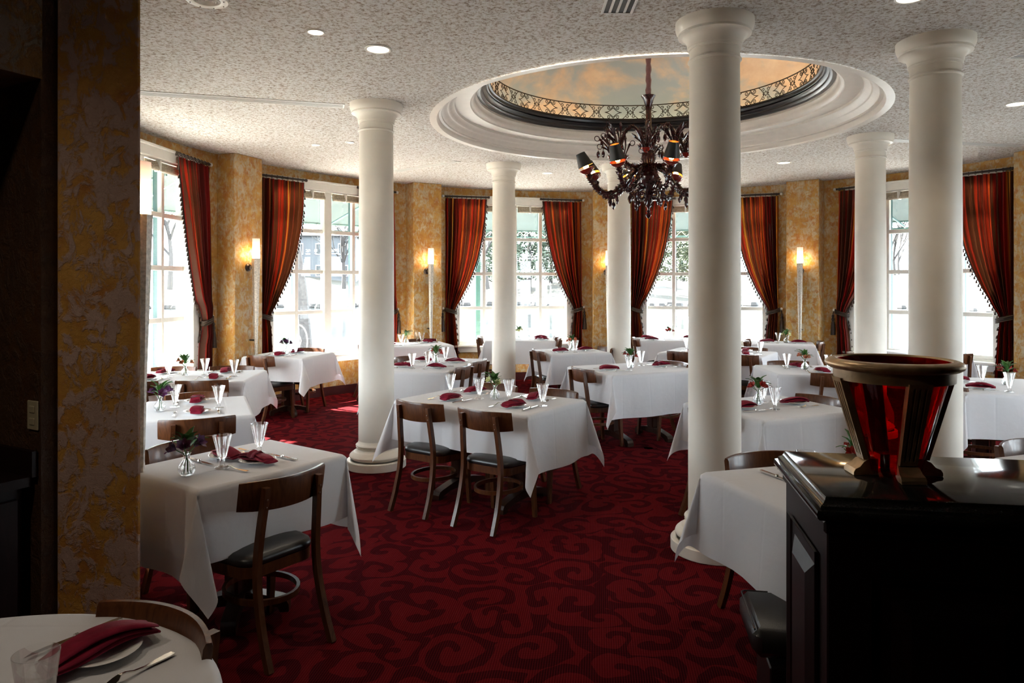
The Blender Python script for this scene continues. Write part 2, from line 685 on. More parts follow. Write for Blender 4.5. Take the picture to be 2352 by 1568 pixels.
# chandelier
M['ch_glass'] = plain('aubergine glass', (.050, .011, .012), .16, coat=.3, var=.4, scale=30)
M['ch_red'] = plain('ruby cup glass', (.20, .012, .006), .12, coat=.6, var=.3, scale=40)
M['ch_sleeve'] = plain('mauve silk sleeve', (.155, .060, .065), .5, sheen=.4, scale=30, bump=.3)
M['shade_black'] = plain('black lamp shade', (.012, .012, .012), .45)
M['shade_gold'] = plain('gold shade lining', (.60, .33, .10), .35, .5)
M['bulb'] = emit('lit candle bulb', (1.0, .62, .24), 30)
M['cove'] = emit('warm cove tube', (1.0, .74, .42), 16)
M['downlight'] = emit('lit downlight lens', (1.0, .93, .82), 4.5)
M['downlight_dim'] = emit('dim downlight lens', (1.0, .95, .88), 1.3)
# sconce shade, brighter at the lamp end
t = NT('frosted sconce glass')
tc = t.n('ShaderNodeTexCoord')
s_ = t.n('ShaderNodeSeparateXYZ')
t.l(tc.outputs['Generated'], s_.inputs[0])
cc = t.ramp(s_.outputs['Z'], [(0, (1, .66, .30)), (.3, (1, .72, .40)), (.6, (.55, .30, .17)), (1, (.28, .17, .12))])
t.set((.8, .72, .65), .4)
t.l(cc, t.b.inputs['Emission Color'])
es = t.ramp(s_.outputs['Z'], [(0, (1, 1, 1)), (.35, (.62, .62, .62)), (.65, (.12, .12, .12)), (1, (.05, .05, .05))])
t.l(t.math('MULTIPLY', es, 46), t.b.inputs['Emission Strength'])
M['sconce_glass'] = t.m
M['vent'] = plain('white vent metal', (.72, .70, .66), .4, var=.02)
M['vent_dark'] = plain('dark vent slot', (.03, .027, .025), .6)
M['ivory'] = plain('ivory plastic', (.40, .34, .22), .4, var=.03)
# outside
M['awning'] = plain('teal awning cloth', (.028, .052, .056), .8, var=.08)
M['teal_metal'] = plain('teal painted metal', (.022, .085, .085), .5)
M['white_metal'] = plain('white painted metal', (.75, .77, .77), .4)
M['paving'] = plain('pale patio paving', (.60, .57, .53), .85, scale=4, bump=.2)
M['grass'] = plain('winter grass', (.0145, .0138, .0075), .9, scale=3, var=.3)
M['bark'] = plain('grey bark', (.042, .038, .036), .9, scale=14, var=.35)
M['needles'] = plain('pine needles', (.060, .080, .055), .8, scale=6, var=.5)
M['olive'] = plain('olive evergreen', (.062, .072, .036), .8, scale=6, var=.4)
M['stone'] = plain('grey shore rock', (.018, .0165, .0155), .85, scale=9, var=.3)
M['siding'] = plain('grey house siding', (.055, .060, .066), .7)
M['roof'] = plain('grey roof shingle', (.024, .023, .025), .8)
M['brick'] = plain('red brick', (.28, .10, .06), .8, scale=30, var=.3)
t = NT('lake water')
v = t.pos((1, 1, 1))
t.set((.014, .018, .020), .12, spec=.25)
t.bump(t.noise(v, 3, 3), .12, .05)
M['lake'] = t.m


# ------------------------------------------------------------------ room shell
def polar(r, a, z=0):
    return (CX + r * math.cos(R(a)), CY + r * math.sin(R(a)), z)


BX0, BX1, BY0 = -4.2, 4.56, -.95


def r_out(a):
    a = (a + 180) % 360 - 180
    if -56 <= a <= 180 or a <= -130:
        return 5.57
    c, s = math.cos(R(a)), math.sin(R(a))
    best = 99
    if c > 1e-6:
        best = min(best, (BX1 - CX) / c)
    if c < -1e-6:
        best = min(best, (BX0 - CX) / c)
    if s < -1e-6:
        best = min(best, (BY0 - CY) / s)
    return best


def slab(mb, rin, z, th):
    n = 240
    vs, fs = [], []
    for i in range(n):
        a = 360 * i / n
        ro = r_out(a)
        for r, zz in ((rin, z), (ro, z), (rin, z + th), (ro, z + th)):
            vs.append(polar(r, a, zz))
    for i in range(n):
        j = (i + 1) % n
        A, B = i * 4, j * 4
        fs.append((A, B, B + 1, A + 1))
        fs.append((A + 2, A + 3, B + 3, B + 2))
        fs.append((A + 1, B + 1, B + 3, A + 3))
        if rin > .1:
            fs.append((A, A + 2, B + 2, B))
    mb.add(vs, fs)
    return mb


tag(place(slab(MB(), 2.16, CEIL, .12), 'ceiling', M['ceiling'], smooth=0), kind='structure')
tag(place(slab(MB(), 0.05, -.12, .12), 'floor', M['carpet'], smooth=0), kind='structure')


def arcbox(mb, a0, a1, r0, r1, z0, z1, step=1.5):
    n = max(1, int(abs(a1 - a0) / step))
    vs, fs = [], []
    for i in range(n + 1):
        a = a0 + (a1 - a0) * i / n
        for r, z in ((r0, z0), (r1, z0), (r1, z1), (r0, z1)):
            vs.append(polar(r, a, z))
    for i in range(n):
        for k in range(4):
            k2 = (k + 1) % 4
            fs.append((i * 4 + k, (i + 1) * 4 + k, (i + 1) * 4 + k2, i * 4 + k2))
    fs += [(0, 1, 2, 3), (n * 4 + 3, n * 4 + 2, n * 4 + 1, n * 4)]
    mb.add(vs, fs)
    return mb


WHALF = 11.45
bay_side = ['west', 'northwest', 'north', 'northeast', 'east', 'southwest', 'southeast', 'east_side']
for i, th in enumerate(BAYS):
    mb = MB()
    arcbox(mb, th + 17.85, th + WHALF, RW, RW + .2, 0, CEIL)
    arcbox(mb, th - WHALF, th - 17.85, RW, RW + .2, 0, CEIL)
    arcbox(mb, th + WHALF, th - WHALF, RW, RW + .2, 3.15, CEIL)
    arcbox(mb, th + WHALF, th - WHALF, RW, RW + .2, 0, .53)
    tag(place(mb, 'wall_' + bay_side[i], M['plaster'], smooth=30), kind='structure')
    mb = arcbox(MB(), th + 15.2, th - 15.2, RW - .02, RW, 0, .13)
    tag(place(mb, 'baseboard_' + bay_side[i], M['baseboard'], smooth=30), kind='structure')
tag(place(arcbox(MB(), -50, -56, RW, RW + .2, 0, CEIL), 'wall_south', M['plaster']), kind='structure')


def wall_seg(name, p, q, th, z0=0, z1=CEIL, mat='plaster_near'):
    p, q = Vector((*p, 0)), Vector((*q, 0))
    d = (q - p)
    mb = MB()
    mid = (p + q) / 2
    nrm = Vector((d.y, -d.x, 0)).normalized()
    mb.box((mid.x + nrm.x * th / 2, mid.y + nrm.y * th / 2, (z0 + z1) / 2), (d.length, th, z1 - z0), math.atan2(d.y, d.x))
    return tag(place(mb, name, M[mat], smooth=0), kind='structure')


wall_seg('wall_right', (4.41, 2.4), (4.41, 2.80), .15, mat='plaster')
wall_seg('wall_right_return', (2.34, 2.45), (4.5, 2.45), .15, mat='plaster')
wall_seg('wall_right_near', (2.34, -.85), (2.34, 2.45), .15, mat='dark_wood')  # unseen wall, added to keep right window light off the left foreground
wall_seg('wall_back', (-4.1, -.85), (4.5, -.85), .15, mat='dark_wood')
wall_seg('wall_left', (-2.35, 3.15), (-1.68, 3.15), .12)
# pilasters at the bay joints
for i, th in enumerate(PILS):
    a = R(th)
    T = Matrix.Translation((CX, CY, 0)) @ Matrix.Rotation(a, 4, 'Z')
    dpt = .20 if i == 6 else .40
    mb = MB().bbox((5.08 + dpt / 2, 0, CEIL / 2), (dpt, .50, CEIL), .008, M=T)
    names = ['by the plaster pillar and first window', 'holding the sconce with round knob, beside tree trunk window', 'with sconce right of the front left column', 'half hidden behind the middle back column', 'with sconce right of the tall front column', 'at the far right end of the wall', 'behind the front pillar, holding the nearest sconce']
    tag(place(mb, 'pilaster', M['plaster'], smooth=0), 'gold plaster wall pilaster ' + names[i], 'pilaster', 'plaster pilasters between the windows')
    mb = MB().bbox((5.068, 0, .065), (.03, .53, .13), .006, M=T)
    tag(place(mb, 'trim_%d' % (i + 1), M['baseboard'], smooth=0), kind='structure')

# near plaster pillar and the dark niche on the left
P1, P2 = Vector((-1.812, 2.85, 0)), Vector((-1.503, 2.88, 0))
mb = MB().prism([(P1.x, P1.y), (P2.x - .006, P2.y), (P2.x, P2.y + .006), (-1.665, 3.13), (-2.0, 3.10)], 0, CEIL)
tag(place(mb, 'plaster_pillar', M['plaster_near'], smooth=0), 'large square pillar of cracked grey and gold plaster in front', 'pillar')
dn = Vector((-.47, -.88, 0)).normalized()          # line of the near wall
nn = Vector((dn.y, -dn.x, 0))                      # away from the room
def npt(t, o=0):
    p = P1 + dn * t + nn * o
    return (p.x, p.y)
mb = MB()
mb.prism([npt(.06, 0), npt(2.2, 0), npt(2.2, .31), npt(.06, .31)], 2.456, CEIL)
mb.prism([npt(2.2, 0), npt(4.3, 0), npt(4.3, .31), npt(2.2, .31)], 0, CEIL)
tag(place(mb, 'wall_left_near', M['plaster_shaded'], smooth=0), kind='structure')
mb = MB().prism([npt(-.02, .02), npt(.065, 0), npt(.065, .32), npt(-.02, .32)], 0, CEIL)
tag(place(mb, 'wall_niche', M['plaster_deep_shade'], smooth=0), kind='structure')
wall_seg('wall_niche_end', npt(.06, .32), npt(4.3, .32), .08, mat='plaster_deep_shade')
# cabinet standing in the niche
cab = empty('side_cabinet', (0, 0, 0))
tag(cab, 'dark wood cabinet with worktop in the shadowed wall niche', 'cabinet')
A0, A1 = npt(.10, .06), npt(1.9, .06)
place(MB().prism([npt(.10, .07), npt(1.9, .07), npt(1.9, .305), npt(.10, .305)], .06, .86), 'body', M['dark_wood'], cab, smooth=0)
place(MB().prism([npt(.085, .035), npt(1.92, .035), npt(1.92, .31), npt(.085, .31)], .862, .9), 'worktop', M['dark_wood'], cab, smooth=0)
ra = math.atan2(-dn.y, -dn.x)
for k in range(4):
    p = npt(.32 + k * .43, .06)
    dm = MB().bbox((0, 0, 0), (.40, .02, .70), .004)
    dm.bbox((0, -.012, 0), (.26, .014, .54), .012)
    place(dm, 'door', M['dark_wood'], cab, (p[0], p[1], .47), ra, smooth=0)
place(MB().prism([npt(.070, .015), npt(.090, .015), npt(.090, .30), npt(.070, .30)], .90, 1.0), 'backsplash', M['dark_wood'], cab, smooth=0)
# outlet on the niche wall
o = npt(.0655, .045)
ol = empty('wall_outlet', (o[0], o[1], 1.137), math.atan2(-dn.y, -dn.x) - PI / 2)
tag(ol, 'ivory duplex wall outlet on the shadowed niche wall', 'outlet')
place(MB().bbox((0, -.004, 0), (.072, .008, .115), .003), 'cover_plate', M['ivory'], ol, smooth=0)
for z in (-.024, .024):
    sk = MB().bbox((0, -.009, z), (.034, .006, .028), .003)
    place(sk, 'socket', M['ivory'], ol, smooth=0)

# ------------------------------------------------------------------ dome recess
DZ = CEIL
prof = [(2.20, DZ - .012), (2.13, DZ - .012), (2.115, DZ + .01), (2.11, DZ + .035), (2.085, DZ + .04), (2.08, DZ + .055)]
for k in range(9):                                   # cyma
    u = k / 8
    prof.append((2.07 - .10 * u - .012 * math.sin(2 * PI * u), DZ + .06 + .075 * u + .012 * math.sin(2 * PI * u)))
prof += [(1.955, DZ + .14), (1.95, DZ + .165), (1.80, DZ + .168), (1.795, DZ + .18)]
for k in range(6):
    u = k / 5
    prof.append((1.79 - .04 * math.sin(u * PI / 2), DZ + .185 + .06 * (1 - math.cos(u * PI / 2))))
prof += [(1.735, DZ + .26), (1.735, DZ + .285)]
mb = MB().lathe(prof, 128, (CX, CY, 0))
tag(place(mb, 'trim_11', M['dome_trim'], smooth=40), kind='structure')
prof = [(1.74, DZ + .285), (1.70, DZ + .285)]
for k in range(9):
    u = k / 8
    prof.append((1.70 - .055 * math.sin(u * PI / 2) - .01 * math.sin(u * 3 * PI), DZ + .29 + .07 * u))
prof += [(1.625, DZ + .365), (1.62, DZ + .39), (1.60, DZ + .395), (1.60, DZ + .41), (1.66, DZ + .412), (1.72, DZ + .35), (1.74, DZ + .29)]
mb = MB().lathe(prof, 128, (CX, CY, 0))
tag(place(mb, 'trim_12', M['black_trim'], smooth=40), kind='structure')
prof = [(1.74, DZ + .27), (1.95, DZ + .30), (1.95, DZ + .40)]
for k in range(1, 15):
    u = k / 14
    prof.append((1.95 * math.cos(u * PI / 2) + .002, DZ + .40 + 1.15 * math.sin(u * PI / 2)))
mb = MB().lathe(prof, 96, (CX, CY, 0))
tag(place(mb, 'ceiling_dome', M['mural'], smooth=60), kind='structure')
pts = [polar(1.84, 360 * k / 96, DZ + .40) for k in range(96)]
tag(place(MB().tube(pts, .012, 6, closed=True), 'cove_light', M['cove']), 'hidden warm light tube glowing behind the dome railing', 'light')

# wrought iron railing round the dome
rail = empty('dome_railing', (CX, CY, DZ + .41))
tag(rail, 'black wrought iron scroll railing around the lit painted dome', 'railing')
RR = 1.625
for z, nm in ((.170, 'top_rail'), (.004, 'bottom_rail')):
    place(MB().tube([(RR * math.cos(2 * PI * k / 120), RR * math.sin(2 * PI * k / 120), z) for k in range(120)], .007, 5, closed=True), nm, M['iron'], rail)


def spiral(cx, cz, r0, turns, a0, sgn, n=16):
    pts = []
    for i in range(n + 1):
        u = i / n
        r = r0 * (1 - .82 * u)
        a = a0 + sgn * turns * 2 * PI * u
        pts.append((cx + r * math.cos(a), cz + r * math.sin(a)))
    return pts


NP = 24
mw = 2 * PI * RR / NP
H = .170
pm = MB()
def wrap(pts):
    return [(RR * math.cos((x - mw / 2) / RR), RR * math.sin((x - mw / 2) / RR), z) for x, z in pts]
for sx in (-1, 1):
    for sz in (-1, 1):
        X = lambda x: mw / 2 + sx * x
        Z = lambda z: H / 2 + sz * z
        # central diamond arm running into a curl under the rail
        arc = [(.105 - .105 * u + .0, .0 + .058 * (u ** 1.9)) for u in [i / 8 for i in range(9)]]
        pm.tube(wrap([(X(a), Z(b)) for a, b in arc]), .0042, 4)
        sp_ = spiral(.052, .058, .024, 1.15, R(250), 1)
        lead = [(.004, .083), (.020, .050)]
        pm.tube(wrap([(X(a), Z(b)) for a, b in sp_]), .0042, 4)
        pm.tube(wrap([(X(.0), Z(.080)), (X(.012), Z(.060)), (X(.03), Z(.045)), (X(.044), Z(.036))]), .0042, 4)
        # outer C scrolls meeting at the collar
        sp_ = spiral(mw / 2 - .034, .046, .026, 1.2, R(-70), -1)
        pm.tube(wrap([(X(a), Z(b)) for a, b in sp_]), .0042, 4)
        pm.tube(wrap([(X(mw / 2 - .025), Z(.021)), (X(mw / 2 - .036), Z(.008)), (X(mw / 2 - .034), Z(.0))]), .0042, 4)
        pm.tube(wrap([(X(mw / 2 - .060), Z(.046)), (X(mw / 2 - .075), Z(.062)), (X(mw / 2 - .098), Z(.080))]), .0042, 4)
        pm.tube(wrap([(X(mw / 2), Z(.03)), (X(mw / 2 - .01), Z(.012)), (X(mw / 2 - .03), Z(.0))]), .0042, 4)
    pm.ball((RR * math.cos(sx * (mw / 2 - .034) / RR), RR * math.sin(sx * (mw / 2 - .034) / RR), H / 2), .009, 6, 4)
me = pm.mesh('railing_panel')
for k in range(NP):
    place(me, 'railing_panel', M['iron'], rail, rz=2 * PI * (k + .3) / NP)

# ------------------------------------------------------------------ columns
def column(x, y, label):
    c = empty('column', (x, y, 0))
    tag(c, label, 'column', 'white columns around the dome')
    H = CEIL
    r = .156
    place(COLM['plinth'], 'plinth', M['cream'], c)
    place(COLM['base'], 'base', M['cream'], c)
    place(COLM['shaft'], 'shaft', M['cream'], c)
    place(COLM['capital'], 'capital', M['cream'], c)


def ring(z, r, h, b=.5, n=6):
    return [(r + b * h * math.sin(PI * i / n), z + h * i / n) for i in range(n + 1)]


COLM = {}
COLM['plinth'] = MB().lathe([(.262, 0), (.268, .004), (.268, .068), (.262, .074), (.1, .074)], 48).mesh('plinth')
pb = [(.235, .074)] + ring(.074, .205, .072, .5) + [(.200, .150)]
for k in range(6):
    u = k / 5
    pb.append((.200 - .022 * math.sin(u * PI) - .018 * u, .150 + .038 * u))
pb += ring(.190, .168, .030, .55) + [(.166, .222), (.160, .245)]
COLM['base'] = MB().lathe(pb, 48).mesh('base', 40)
COLM['shaft'] = MB().lathe([(.160, .24), (.1595, 1.2), (.157, 2.2), (.152, 3.02), (.152, 3.06)], 48).mesh('shaft', 60)
pc = [(.152, 3.03)] + ring(3.03, .153, .022, .5, 5) + [(.152, 3.056), (.152, 3.105), (.160, 3.107), (.162, 3.122)]
for k in range(8):
    u = k / 7
    pc.append((.165 + .048 * (1 - math.cos(u * PI / 2)), 3.125 + .07 * math.sin(u * PI / 2)))
pc += [(.222, 3.198), (.222, 3.212)]
for k in range(5):
    u = k / 4
    pc.append((.224 + .014 * math.sin(u * PI / 2), 3.214 + .045 * u))
pc += [(.238, CEIL + .002)]
COLM['capital'] = MB().lathe(pc, 48).mesh('capital', 35)
COLS = [(-1.235, 6.5, 'white round column with full base, left of the large central table'),
        (-.112, 9.7, 'slim white column farther back, before the middle window'),
        (1.46, 9.75, 'white column farther back, behind the dark chandelier'),
        (3.95, 7.87, 'white column just behind the red urn, left of the other'),
        (2.845, 4.80, 'thick white column standing close behind the red urn'),
        (1.262, 4.45, 'tallest white column, in the middle right of the room')]
for x, y, l in COLS:
    column(x, y, l)

# ------------------------------------------------------------------ windows, blinds, curtains, awnings
WN = ['first window by the pillar', 'window with tree trunk outside', 'window behind slim column',
      'window behind tallest column', 'window behind red urn', 'window hidden by the pillar', 'window beyond right edge', 'window right of the urn window']
pane_me = MB().box((0, 0, 0), (.40, .004, .555)).mesh('pane', 0)
hm_me = MB().bbox((0, 0, 0), (.89, .05, .058), .006).mesh('muntin', 0)
vm_me = MB().bbox((0, 0, 0), (.058, .054, 2.37), .006).mesh('muntin', 0)
ohm_me = MB().box((0, 0, 0), (.89, .05, .048)).mesh('outer_muntin', 0)
ovm_me = MB().box((0, 0, 0), (.050, .05, 2.37)).mesh('outer_muntin', 0)


def bay_frame(th, r):
    return polar(r, th), R(th - 90)


blind_mb = None
for i, th in enumerate(BAYS):
    p, rz = bay_frame(th, 5.37)
    w = tag(empty('window_%d' % (i + 1), p, rz), kind='structure')
    fr = MB()
    fr.bbox((0, -.03, 3.09), (2.20, .20, .13), .006)
    fr.bbox((0, -.135, 3.145), (2.24, .05, .03), .006)
    fr.bbox((0, -.02, 3.03), (2.0, .12, .03), .004)
    for s in (-1, 1):
        fr.bbox((s * 1.02, -.02, 1.85), (.14, .22, 2.42), .006)
    fr.bbox((0, .02, .63), (2.0, .12, .06), .006)
    fr.bbox((0, .0, 1.85), (.125, .11, 2.42), .006)
    place(fr, 'window_frame', M['white_trim'], w, smooth=0)
    sl = MB().bbox((0, -.11, .615), (2.26, .18, .035), .008)
    sl.bbox((0, -.08, .555), (2.14, .06, .10), .006)
    place(sl, 'sill', M['white_trim'], w, smooth=0)
    for s in (-1, 1):
        place(vm_me, 'muntin', M['white_trim'], w, (s * .5075, .02, 1.845))
        place(ovm_me, 'outer_muntin', M['teal_metal'], w, (s * .5075, .072, 1.845))
        for z in (.68, 1.25, 1.84, 2.435, 3.01):
            place(hm_me, 'muntin', M['white_trim'], w, (s * .5075, .02, z))
            place(ohm_me, 'outer_muntin', M['teal_metal'], w, (s * .5075, .072, z))
        for sx in (-1, 1):
            for z in (.965, 1.545, 2.137, 2.72):
                place(pane_me, 'pane', M['pane'], w, (s * .5075 + sx * .222, .04, z))
    # rolled blind
    b = empty('rolled_blind', p, rz)
    tag(b, 'rolled up beige woven blind at the top of the ' + WN[i], 'blind', 'rolled blinds')
    for s in (-1, 1):
        mb = MB()
        for k, (y, z, r) in enumerate(((-.055, 2.985, .022), (-.062, 2.955, .026), (-.075, 2.925, .028))):
            mb.tube([(s * .08, y, z), (s * .94, y, z)], r, 10)
        place(mb, 'roll', M['blind'], b)
        for q in (.25, .75):
            place(MB().bbox((s * (.08 + .86 * q), -.07, 2.955), (.03, .075, .125), .006), 'tape', M['white_trim'], b, smooth=0)
    # awning outside; over the bay behind the pillar, added to block sun
    a = empty('awning', (CX, CY, 0), R(th))
    tag(a, 'teal awning with white zigzag lacing outside the ' + WN[i], 'awning', 'teal awnings outside')
    hw = 17.8
    A = lambda r, g, z: (r * math.cos(R(g)), r * math.sin(R(g)), z)
    place(MB().grid(lambda u, v: A(5.62 + 1.45 * v, -hw + 2 * hw * u, 3.30 - .58 * v), 12, 3), 'awning_cloth', M['awning'], a)
    bar = [A(7.07, -hw + 2 * hw * k / 12, 2.60) for k in range(13)]
    bar2 = [A(7.07, -hw + 2 * hw * k / 12, 2.72) for k in range(13)]
    place(MB().tube(bar, .018, 6).tube(bar2, .018, 6), 'awning_bar', M['teal_metal'], a)
    zz = [A(7.05, -hw + 2 * hw * k / 44, 2.605 if k % 2 else 2.70) for k in range(45)]
    place(MB().sweep(zz, .010, .016), 'zigzag_lacing', M['white_metal'], a)
    for g in (-9, 9):
        place(MB().tube([A(5.6, g, 2.95), A(7.05, g, 2.64)], .016, 6), 'awning_arm', M['teal_metal'], a)

CURVE = [(3.10, .70), (2.75, .672), (2.44, .625), (2.1, .545), (1.85, .46), (1.6, .35), (1.4, .245), (1.27, .165), (1.2, .145), (1.1, .155), (.9, .18), (.5, .21), (.015, .235)]


def cwidth(z):
    for (z0, w0), (z1, w1) in zip(CURVE, CURVE[1:]):
        if z <= z0 and z >= z1:
            u = (z0 - z) / (z0 - z1)
            return w0 + (w1 - w0) * u
    return CURVE[0][1]


def curtain_mb(seed):
    r = random.Random(seed)
    ph = [r.uniform(0, 6.28) for _ in range(4)]
    NF = 9
    zs = []
    n1 = 34
    def fn(u, v):
        z = 3.10 - 3.085 * v
        w = cwidth(z)
        k = w / .7
        # stripes crowd where the cloth is gathered
        x = w * u
        amp = .018 + .020 * min(1, (3.1 - z) / .5) + .012 * (1 - k)
        y = amp * math.sin(2 * PI * NF * u + ph[0] + .6 * math.sin(v * 3 + ph[1])) + .012 * math.sin(2 * PI * 3.3 * u + ph[2])
        # the free edge swings toward the room a little as it is pulled back
        y -= .05 * math.sin(PI * min(1, max(0, (3.1 - z) / 1.9))) * u
        if abs(z - 1.2) < .25:
            y *= .55 + .45 * abs(z - 1.2) / .25
            y -= .02
        return (x, y, z)
    m = MB().grid(fn, 110, n1, uv=lambda u, v: (u + .002 * math.sin(v * 9 + ph[3]) + seed * .37, v))
    edge = [fn(1, j / 60) for j in range(61)]
    return m, edge


def fringe_mb(edge):
    m = MB()
    m.tube(edge, .010, 5)
    d = 0
    last = Vector(edge[0])
    for p in edge[1:]:
        p = Vector(p)
        d += (p - last).length
        last = p
        if d > .052:
            d = 0
            m.ball((p.x + .016, p.y, p.z), .009, 6, 4)
            m.lathe([(.004, .0), (.009, -.008), (.012, -.028), (.015, -.036)], 6, (p.x + .024, p.y, p.z - .004), cap1=True)
    return m


tassel_mb = MB().lathe([(.004, .06), (.016, .05), (.020, .03), (.014, .012), (.020, 0), (.024, -.02), (.017, -.045), (.022, -.055), (.028, -.09), (.034, -.20), (.037, -.26), (.001, -.262)], 12)


def curtain(i, side, x0=1.2):
    """side -1: outer edge at local -x, +1: at +x (mirrored)"""
    th = BAYS[i]
    p, rz = bay_frame(th, 5.37)
    sd = 'left' if side < 0 else 'right'
    c = empty('curtain', p, rz)
    tag(c, 'striped red silk curtain tied back, %s side of %s' % (sd, WN[i]), 'curtain', 'striped silk curtains')
    m, edge = curtain_mb(i * 2 + (side > 0))
    def flip(mb):
        mb.v = [((-side) * x if False else (x if side < 0 else -x), y, z) for x, y, z in mb.v]
        if side > 0:
            mb.f = [f[::-1] for f in mb.f]
        mb.v = [(x + side * x0, y - .17, z) for x, y, z in mb.v]
        return mb
    place(flip(m), 'curtain_fabric', M['curtain'], c, smooth=180)
    fm = fringe_mb(edge)
    tag(place(flip(fm), 'bead_fringe', M['fringe'], c), kind='stuff')
    tb = MB()
    for dz in (0, .022, .044):
        tb.tube([(.085 + .105 * math.cos(a), .055 * math.sin(a) - .02, 1.19 + dz + .03 * math.cos(a + PI)) for a in [2 * PI * k / 20 for k in range(20)]], .012, 6, closed=True)
    tbo = place(flip(tb), 'tieback_rope', M['rope'], c)
    kn = MB().ball((-.045, -.02, 1.26), .022, 10, 6)
    place(flip(kn), 'glass_knob', M['china'], tbo)
    tt = MB()
    tt.add(tassel_mb.v, tassel_mb.f, Matrix.Translation((-.055, -.03, 1.13)))
    tt.tube([(-.045, -.02, 1.25), (-.055, -.03, 1.19)], .008, 5)
    place(flip(tt), 'tassel', M['rope'], tbo)
    # rod
    rd = empty('curtain_rod', p, rz)
    tag(rd, 'short dark metal curtain rod above the %s curtain of %s' % (sd, WN[i]), 'curtain rod', 'short curtain rods')
    place(flip(MB().tube([(-.02, 0, 3.135), (.74, 0, 3.135)], .015, 8).lathe([(.021, -.012), (.021, .012)], 8, M=Matrix.Translation((.74, 0, 3.135)) @ Matrix.Rotation(PI / 2, 4, 'Y'), cap0=True, cap1=True)), 'rod', M['nickel'], rd)
    for k in range(9):
        xx = .03 + k * .082
        rg = MB().tube([(xx, .021 * math.cos(a), 3.13 + .023 * math.sin(a)) for a in [2 * PI * q / 8 for q in range(8)]], .004, 4, closed=True)
        place(flip(rg), 'ring', M['nickel'], rd)
    for xx in (.02, .70):
        place(flip(MB().tube([(xx, .0, 3.135), (xx, .05, 3.12), (xx, .17, 3.12)], .009, 6)), 'bracket', M['nickel'], rd)
    place(flip(MB().ball((-.045, 0, 3.135), .026, 10, 6)), 'finial', M['china'], rd)


curtain(0, 1, 1.25)
curtain(5, -1)  # this bay's unseen curtains, added to narrow its daylight
curtain(5, 1)
curtain(7, -1)  # unseen pair here too, put in to cut the bay's daylight
curtain(7, 1)
p, rz = bay_frame(BAYS[5], 5.37)
lb = MB().box((0, -.045, 2.26), (1.92, .012, 1.36)).bbox((0, -.045, 1.575), (1.92, .03, .03), .005)  # out-of-view blind, added to hold back daylight from this bay
tag(place(lb, 'added_blind', M['blind'], None, p, rz, smooth=0), 'added unseen blind cutting light from the window hidden by the pillar', 'blind')
for i in (1, 2, 3, 4):
    curtain(i, -1)
    curtain(i, 1)

# ------------------------------------------------------------------ wall sconces
def sconce(loc, rz, label):
    """local +y points into the wall"""
    s = empty('wall_sconce', loc, rz)
    tag(s, label, 'sconce', 'torch shaped wall sconces')
    place(MB().lathe([(.003, 0), (.043, 0), (.045, .004), (.045, .25), (.041, .25), (.041, .01)], 20), 'lamp_shade', M['sconce_glass'], s, (0, 0, 1.985))
    body = MB()
    n = 12
    vs = []
    for z, w, dp in ((.70, .018, .012), (1.2, .030, .022), (1.985, .046, .046)):
        vs += [(-w, -dp * .2, z), (-w * .55, -dp, z), (w * .55, -dp, z), (w, -dp * .2, z), (w * .7, dp, z), (-w * .7, dp, z)]
    fs = [tuple(range(6))[::-1], tuple(range(12, 18))]
    for j in range(2):
        for k in range(6):
            k2 = (k + 1) % 6
            fs.append((j * 6 + k, j * 6 + k2, j * 6 + 6 + k2, j * 6 + 6 + k))
    body.add(vs, fs)
    place(body, 'torch_body', M['pewter'], s, smooth=20)
    br = MB().tube([(0, .02, 1.86), (-.02, .08, 1.87)], .02, 8)
    br.lathe([(.001, -.02), (.035, -.015), (.05, .0), (.05, .02)], 14, M=Matrix.Translation((-.02, .10, 1.87)) @ Matrix.Rotation(-PI / 2, 4, 'X'))
    place(br, 'bracket', M['nickel'], s)
    place(MB().tube([(0, 0, .95), (0, .10, .95)], .012, 8), 'stay', M['nickel'], s)


for k, off, lab in ((1, 0.02, 'lit torch sconce of pewter and glass, left of tree trunk window'), (2, .02, 'lit torch sconce between front left column and middle window'),
                    (3, .0, 'lit torch sconce partly behind the middle back column'), (4, -.02, 'lit torch sconce on pilaster right of the tallest column')):
    a = PILS[k]
    p = Vector(polar(5.08 - .115, a))
    sconce((p.x, p.y, 0), R(a - 90), lab)
sconce((-1.768, 3.40, 0), R(139.9), 'lit torch sconce mostly hidden behind the front plaster pillar')

# ------------------------------------------------------------------ ceiling fittings
def downlight(x, y, r, lab, dim=False, power=None, cone=92):
    d_ = empty('downlight', (x, y, CEIL))
    tag(d_, lab, 'downlight', 'recessed ceiling downlights')
    place(MB().lathe([(r * .84, .006), (r * .86, -.008), (r, -.010), (r * 1.06, -.004), (r * 1.06, .004)], 28), 'trim_ring', M['white_trim'], d_)
    place(MB().lathe([(.001, -.003), (r * .84, -.003)], 28), 'lens', M['downlight_dim' if dim else 'downlight'], d_)
    if not dim:
        sd = bpy.data.lights.new('downlight_lamp', 'SPOT')
        sd.energy = power or (32 if r > .07 else 16)
        sd.color = (1.0, .86, .68)
        sd.spot_size = R(cone)
        sd.spot_blend = .7
        sd.shadow_soft_size = .06
        so = bpy.data.objects.new('downlight_lamp', sd)
        COL.objects.link(so)
        so.parent = d_
        so.location = (0, 0, -.03)


